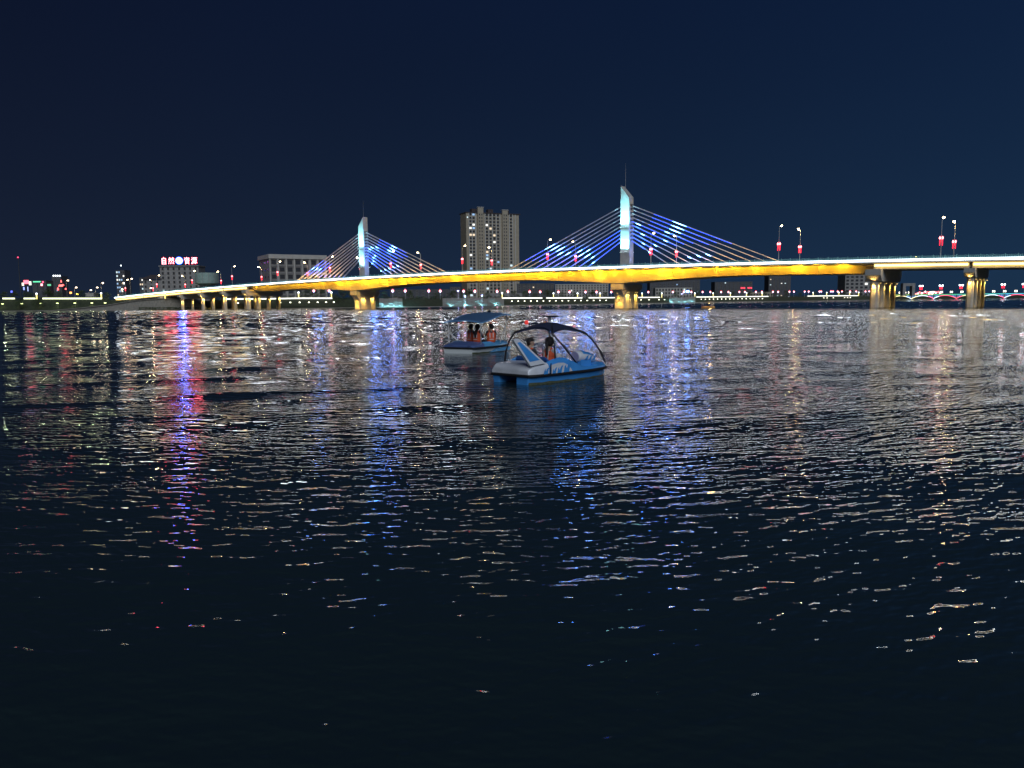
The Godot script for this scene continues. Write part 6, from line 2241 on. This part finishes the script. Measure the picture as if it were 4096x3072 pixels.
func flat_boat(label: String, where: Vector3, turn: float, low_m: Material, stern_m: Material, side_m: Material, bow_m: Material, roof_m: Material) -> Node3D:
	var T := thing("pedal_boat", label, "boat", where, turn)
	var L := 3.7
	boat_hull(T, L, [[0.0, 0.38], [0.08, 0.43], [0.5, 0.50], [0.9, 0.56], [1.5, 0.56], [1.9, 0.47], [2.4, 0.42], [3.0, 0.45], [3.45, 0.50], [3.7, 0.44]], low_m, stern_m, side_m, bow_m, 0.9, 3.1, mat("cockpit_blue", Color(0.02, 0.10, 0.34), 0.35), false)
	var steel := mat("post_steel", Color(0.55, 0.55, 0.56), 0.3, 0.6)
	var cor := [Vector3(0.5, 1.57, -1.0), Vector3(0.55, 1.56, 0.96), Vector3(3.3, 1.88, 0.92), Vector3(3.2, 1.94, -1.0)]
	var shape := func(u: float, v: float) -> Vector3:
		var p: Vector3 = cor[0].lerp(cor[1], u).lerp(cor[3].lerp(cor[2], u), v)
		p.y += 0.10 * 4.0 * u * (1.0 - u) + 0.09 * sin(PI * v) - 0.05 * sin(TAU * v)
		return p
	var rf := MB.new()
	for i in 12:
		for j in 12:
			var q := [shape.call(i / 12.0, j / 12.0), shape.call((i + 1) / 12.0, j / 12.0), shape.call((i + 1) / 12.0, (j + 1) / 12.0), shape.call(i / 12.0, (j + 1) / 12.0)]
			rf.quad(q[0], q[1], q[2], q[3])
			var dn := Vector3(0, -0.03, 0)
			rf.quad(q[0] + dn, q[3] + dn, q[2] + dn, q[1] + dn)
	var ro := part("roof", rf.mesh(true, 50.0), roof_m, T)
	var rim := []
	for i in 13: rim.append(shape.call(i / 12.0, 0.0) - Vector3(0, 0.015, 0))
	for i in 13: rim.append(shape.call(1.0, i / 12.0) - Vector3(0, 0.015, 0))
	for i in 13: rim.append(shape.call(1.0 - i / 12.0, 1.0) - Vector3(0, 0.015, 0))
	for i in 13: rim.append(shape.call(0.0, 1.0 - i / 12.0) - Vector3(0, 0.015, 0))
	var rm := MB.new()
	rm.tube(rim, 0.035, -1.0, 6)
	part("roof_rim", rm.mesh(true), mat("rim_blue", Color(0.12, 0.30, 0.56), 0.4) if label.begins_with("pale") else roof_m, ro)
	var vent := MB.new()
	vent.prism([shape.call(0.5, 0.8), shape.call(0.5, 0.8) + Vector3(0.22, 0, 0), shape.call(0.5, 0.8) + Vector3(0.1, 0.1, 0)], Vector3(0, 0, 0.12))
	part("roof_vent", vent.mesh(), mat("pole_black", Color(0.012, 0.012, 0.014), 0.35), ro)
	for q in [[Vector3(0.62, 0.45, -0.86), shape.call(0.06, 0.05)], [Vector3(0.66, 0.45, 0.86), shape.call(0.94, 0.05)], [Vector3(3.05, 0.45, 0.72), shape.call(0.94, 0.93)], [Vector3(3.05, 0.45, -0.72), shape.call(0.06, 0.93)]]:
		var pm := MB.new()
		pm.tube([q[0], q[1] - Vector3(0, 0.02, 0)], 0.021, -1.0, 7)
		part("roof_post", pm.mesh(true), steel, T)
	for q in [[Vector3(0.62, 1.05, -0.88), Vector3(1.3, 0.55, -0.82)], [Vector3(3.0, 1.3, 0.76), Vector3(2.4, 0.44, 0.84)]]:
		var pm := MB.new()
		pm.tube([q[0], q[1]], 0.016, -1.0, 6)
		part("brace", pm.mesh(true), steel, T)
	return T

# ------------------------------------------------------------------ cars on the bridge
func build_cars() -> void:
	var tyre := mat("tyre", Color(0.02, 0.02, 0.02), 0.9)
	var glass := mat("car_glass", Color(0.015, 0.02, 0.025), 0.08)
	for q in [[112.0, 3.0, Color(0.62, 0.62, 0.64), "white car crossing under the last cables of the taller pylon", 1], [152.0, -4.0, Color(0.5, 0.4, 0.06), "yellow taxi above the gold-barred right approach", -1], [-40.0, 3.4, Color(0.08, 0.08, 0.1), "dark car crossing left of mid-span", 1], [30.0, -3.6, Color(0.3, 0.05, 0.05), "red car crossing right of mid-span", -1], [-120.0, 3.2, Color(0.5, 0.5, 0.52), "silver car crossing outside the farther pylon", 1]]:
		var x: float = q[0]
		var d: float = q[4]
		var T := thing("car", q[3], "car", bridge_point(x, strip_y(x) - 0.23, q[1]), TURN + (0.0 if d > 0 else PI), "cars on the bridge")
		var paint := mat("car_paint_%d" % int(x), q[2], 0.2)
		var b := MB.new()
		var rings := []
		for s in [[-2.2, 0.45, 0.75, 0.78], [-2.0, 0.32, 0.92, 0.86], [-1.0, 0.28, 0.98, 0.9], [1.0, 0.28, 0.95, 0.9], [1.9, 0.32, 0.82, 0.86], [2.25, 0.45, 0.66, 0.76]]:
			rings.append([Vector3(s[0], s[1], -s[3]), Vector3(s[0], s[2] - 0.12, -s[3]), Vector3(s[0], s[2], -s[3] + 0.1), Vector3(s[0], s[2], s[3] - 0.1), Vector3(s[0], s[2] - 0.12, s[3]), Vector3(s[0], s[1], s[3])])
		b.loft(rings)
		part("body", b.mesh(true, 40.0), paint, T)
		var c := MB.new()
		c.loft([[Vector3(-1.7, 0.96, -0.78), Vector3(-1.7, 0.96, 0.78), Vector3(1.0, 0.94, 0.78), Vector3(1.0, 0.94, -0.78)], [Vector3(-1.15, 1.40, -0.62), Vector3(-1.15, 1.40, 0.62), Vector3(0.25, 1.42, 0.62), Vector3(0.25, 1.42, -0.62)]])
		part("cabin_glass", c.mesh(), glass, T)
		var r := MB.new()
		r.box(Vector3(-0.45, 1.45, 0), Vector3(1.5, 0.06, 1.3))
		part("car_roof", r.mesh(), paint, T)
		if x == 152.0:
			var ts := MB.new()
			ts.box(Vector3(-0.3, 1.56, 0), Vector3(0.2, 0.16, 0.5))
			part("taxi_light", ts.mesh(), glow("taxi_light", Color(1.0, 0.75, 0.2), 4.0), T)
		for sx in [-1.35, 1.35]:
			for sz in [-0.8, 0.8]:
				var w := MB.new()
				w.tube([Vector3(sx, 0.31, sz - 0.1), Vector3(sx, 0.31, sz + 0.1)], 0.31, -1.0, 12)
				part("wheel", w.mesh(), tyre, T)
		for sz in [-0.62, 0.62]:
			var h := MB.new()
			h.box(Vector3(2.2, 0.62, sz), Vector3(0.1, 0.14, 0.3))
			part("headlight", h.mesh(), glow("headlight", Color(1.0, 0.95, 0.85), 10.0), T)
			var t := MB.new()
			t.box(Vector3(-2.18, 0.72, sz), Vector3(0.08, 0.14, 0.3))
			part("tail_light", t.mesh(), glow("tail_light", Color(1.0, 0.03, 0.02), 3.0), T)
		spot(T, Vector3(2.4, 0.62, 0), Vector3(1, -0.08, 0), Color(1.0, 0.95, 0.85), 20.0, 30.0)
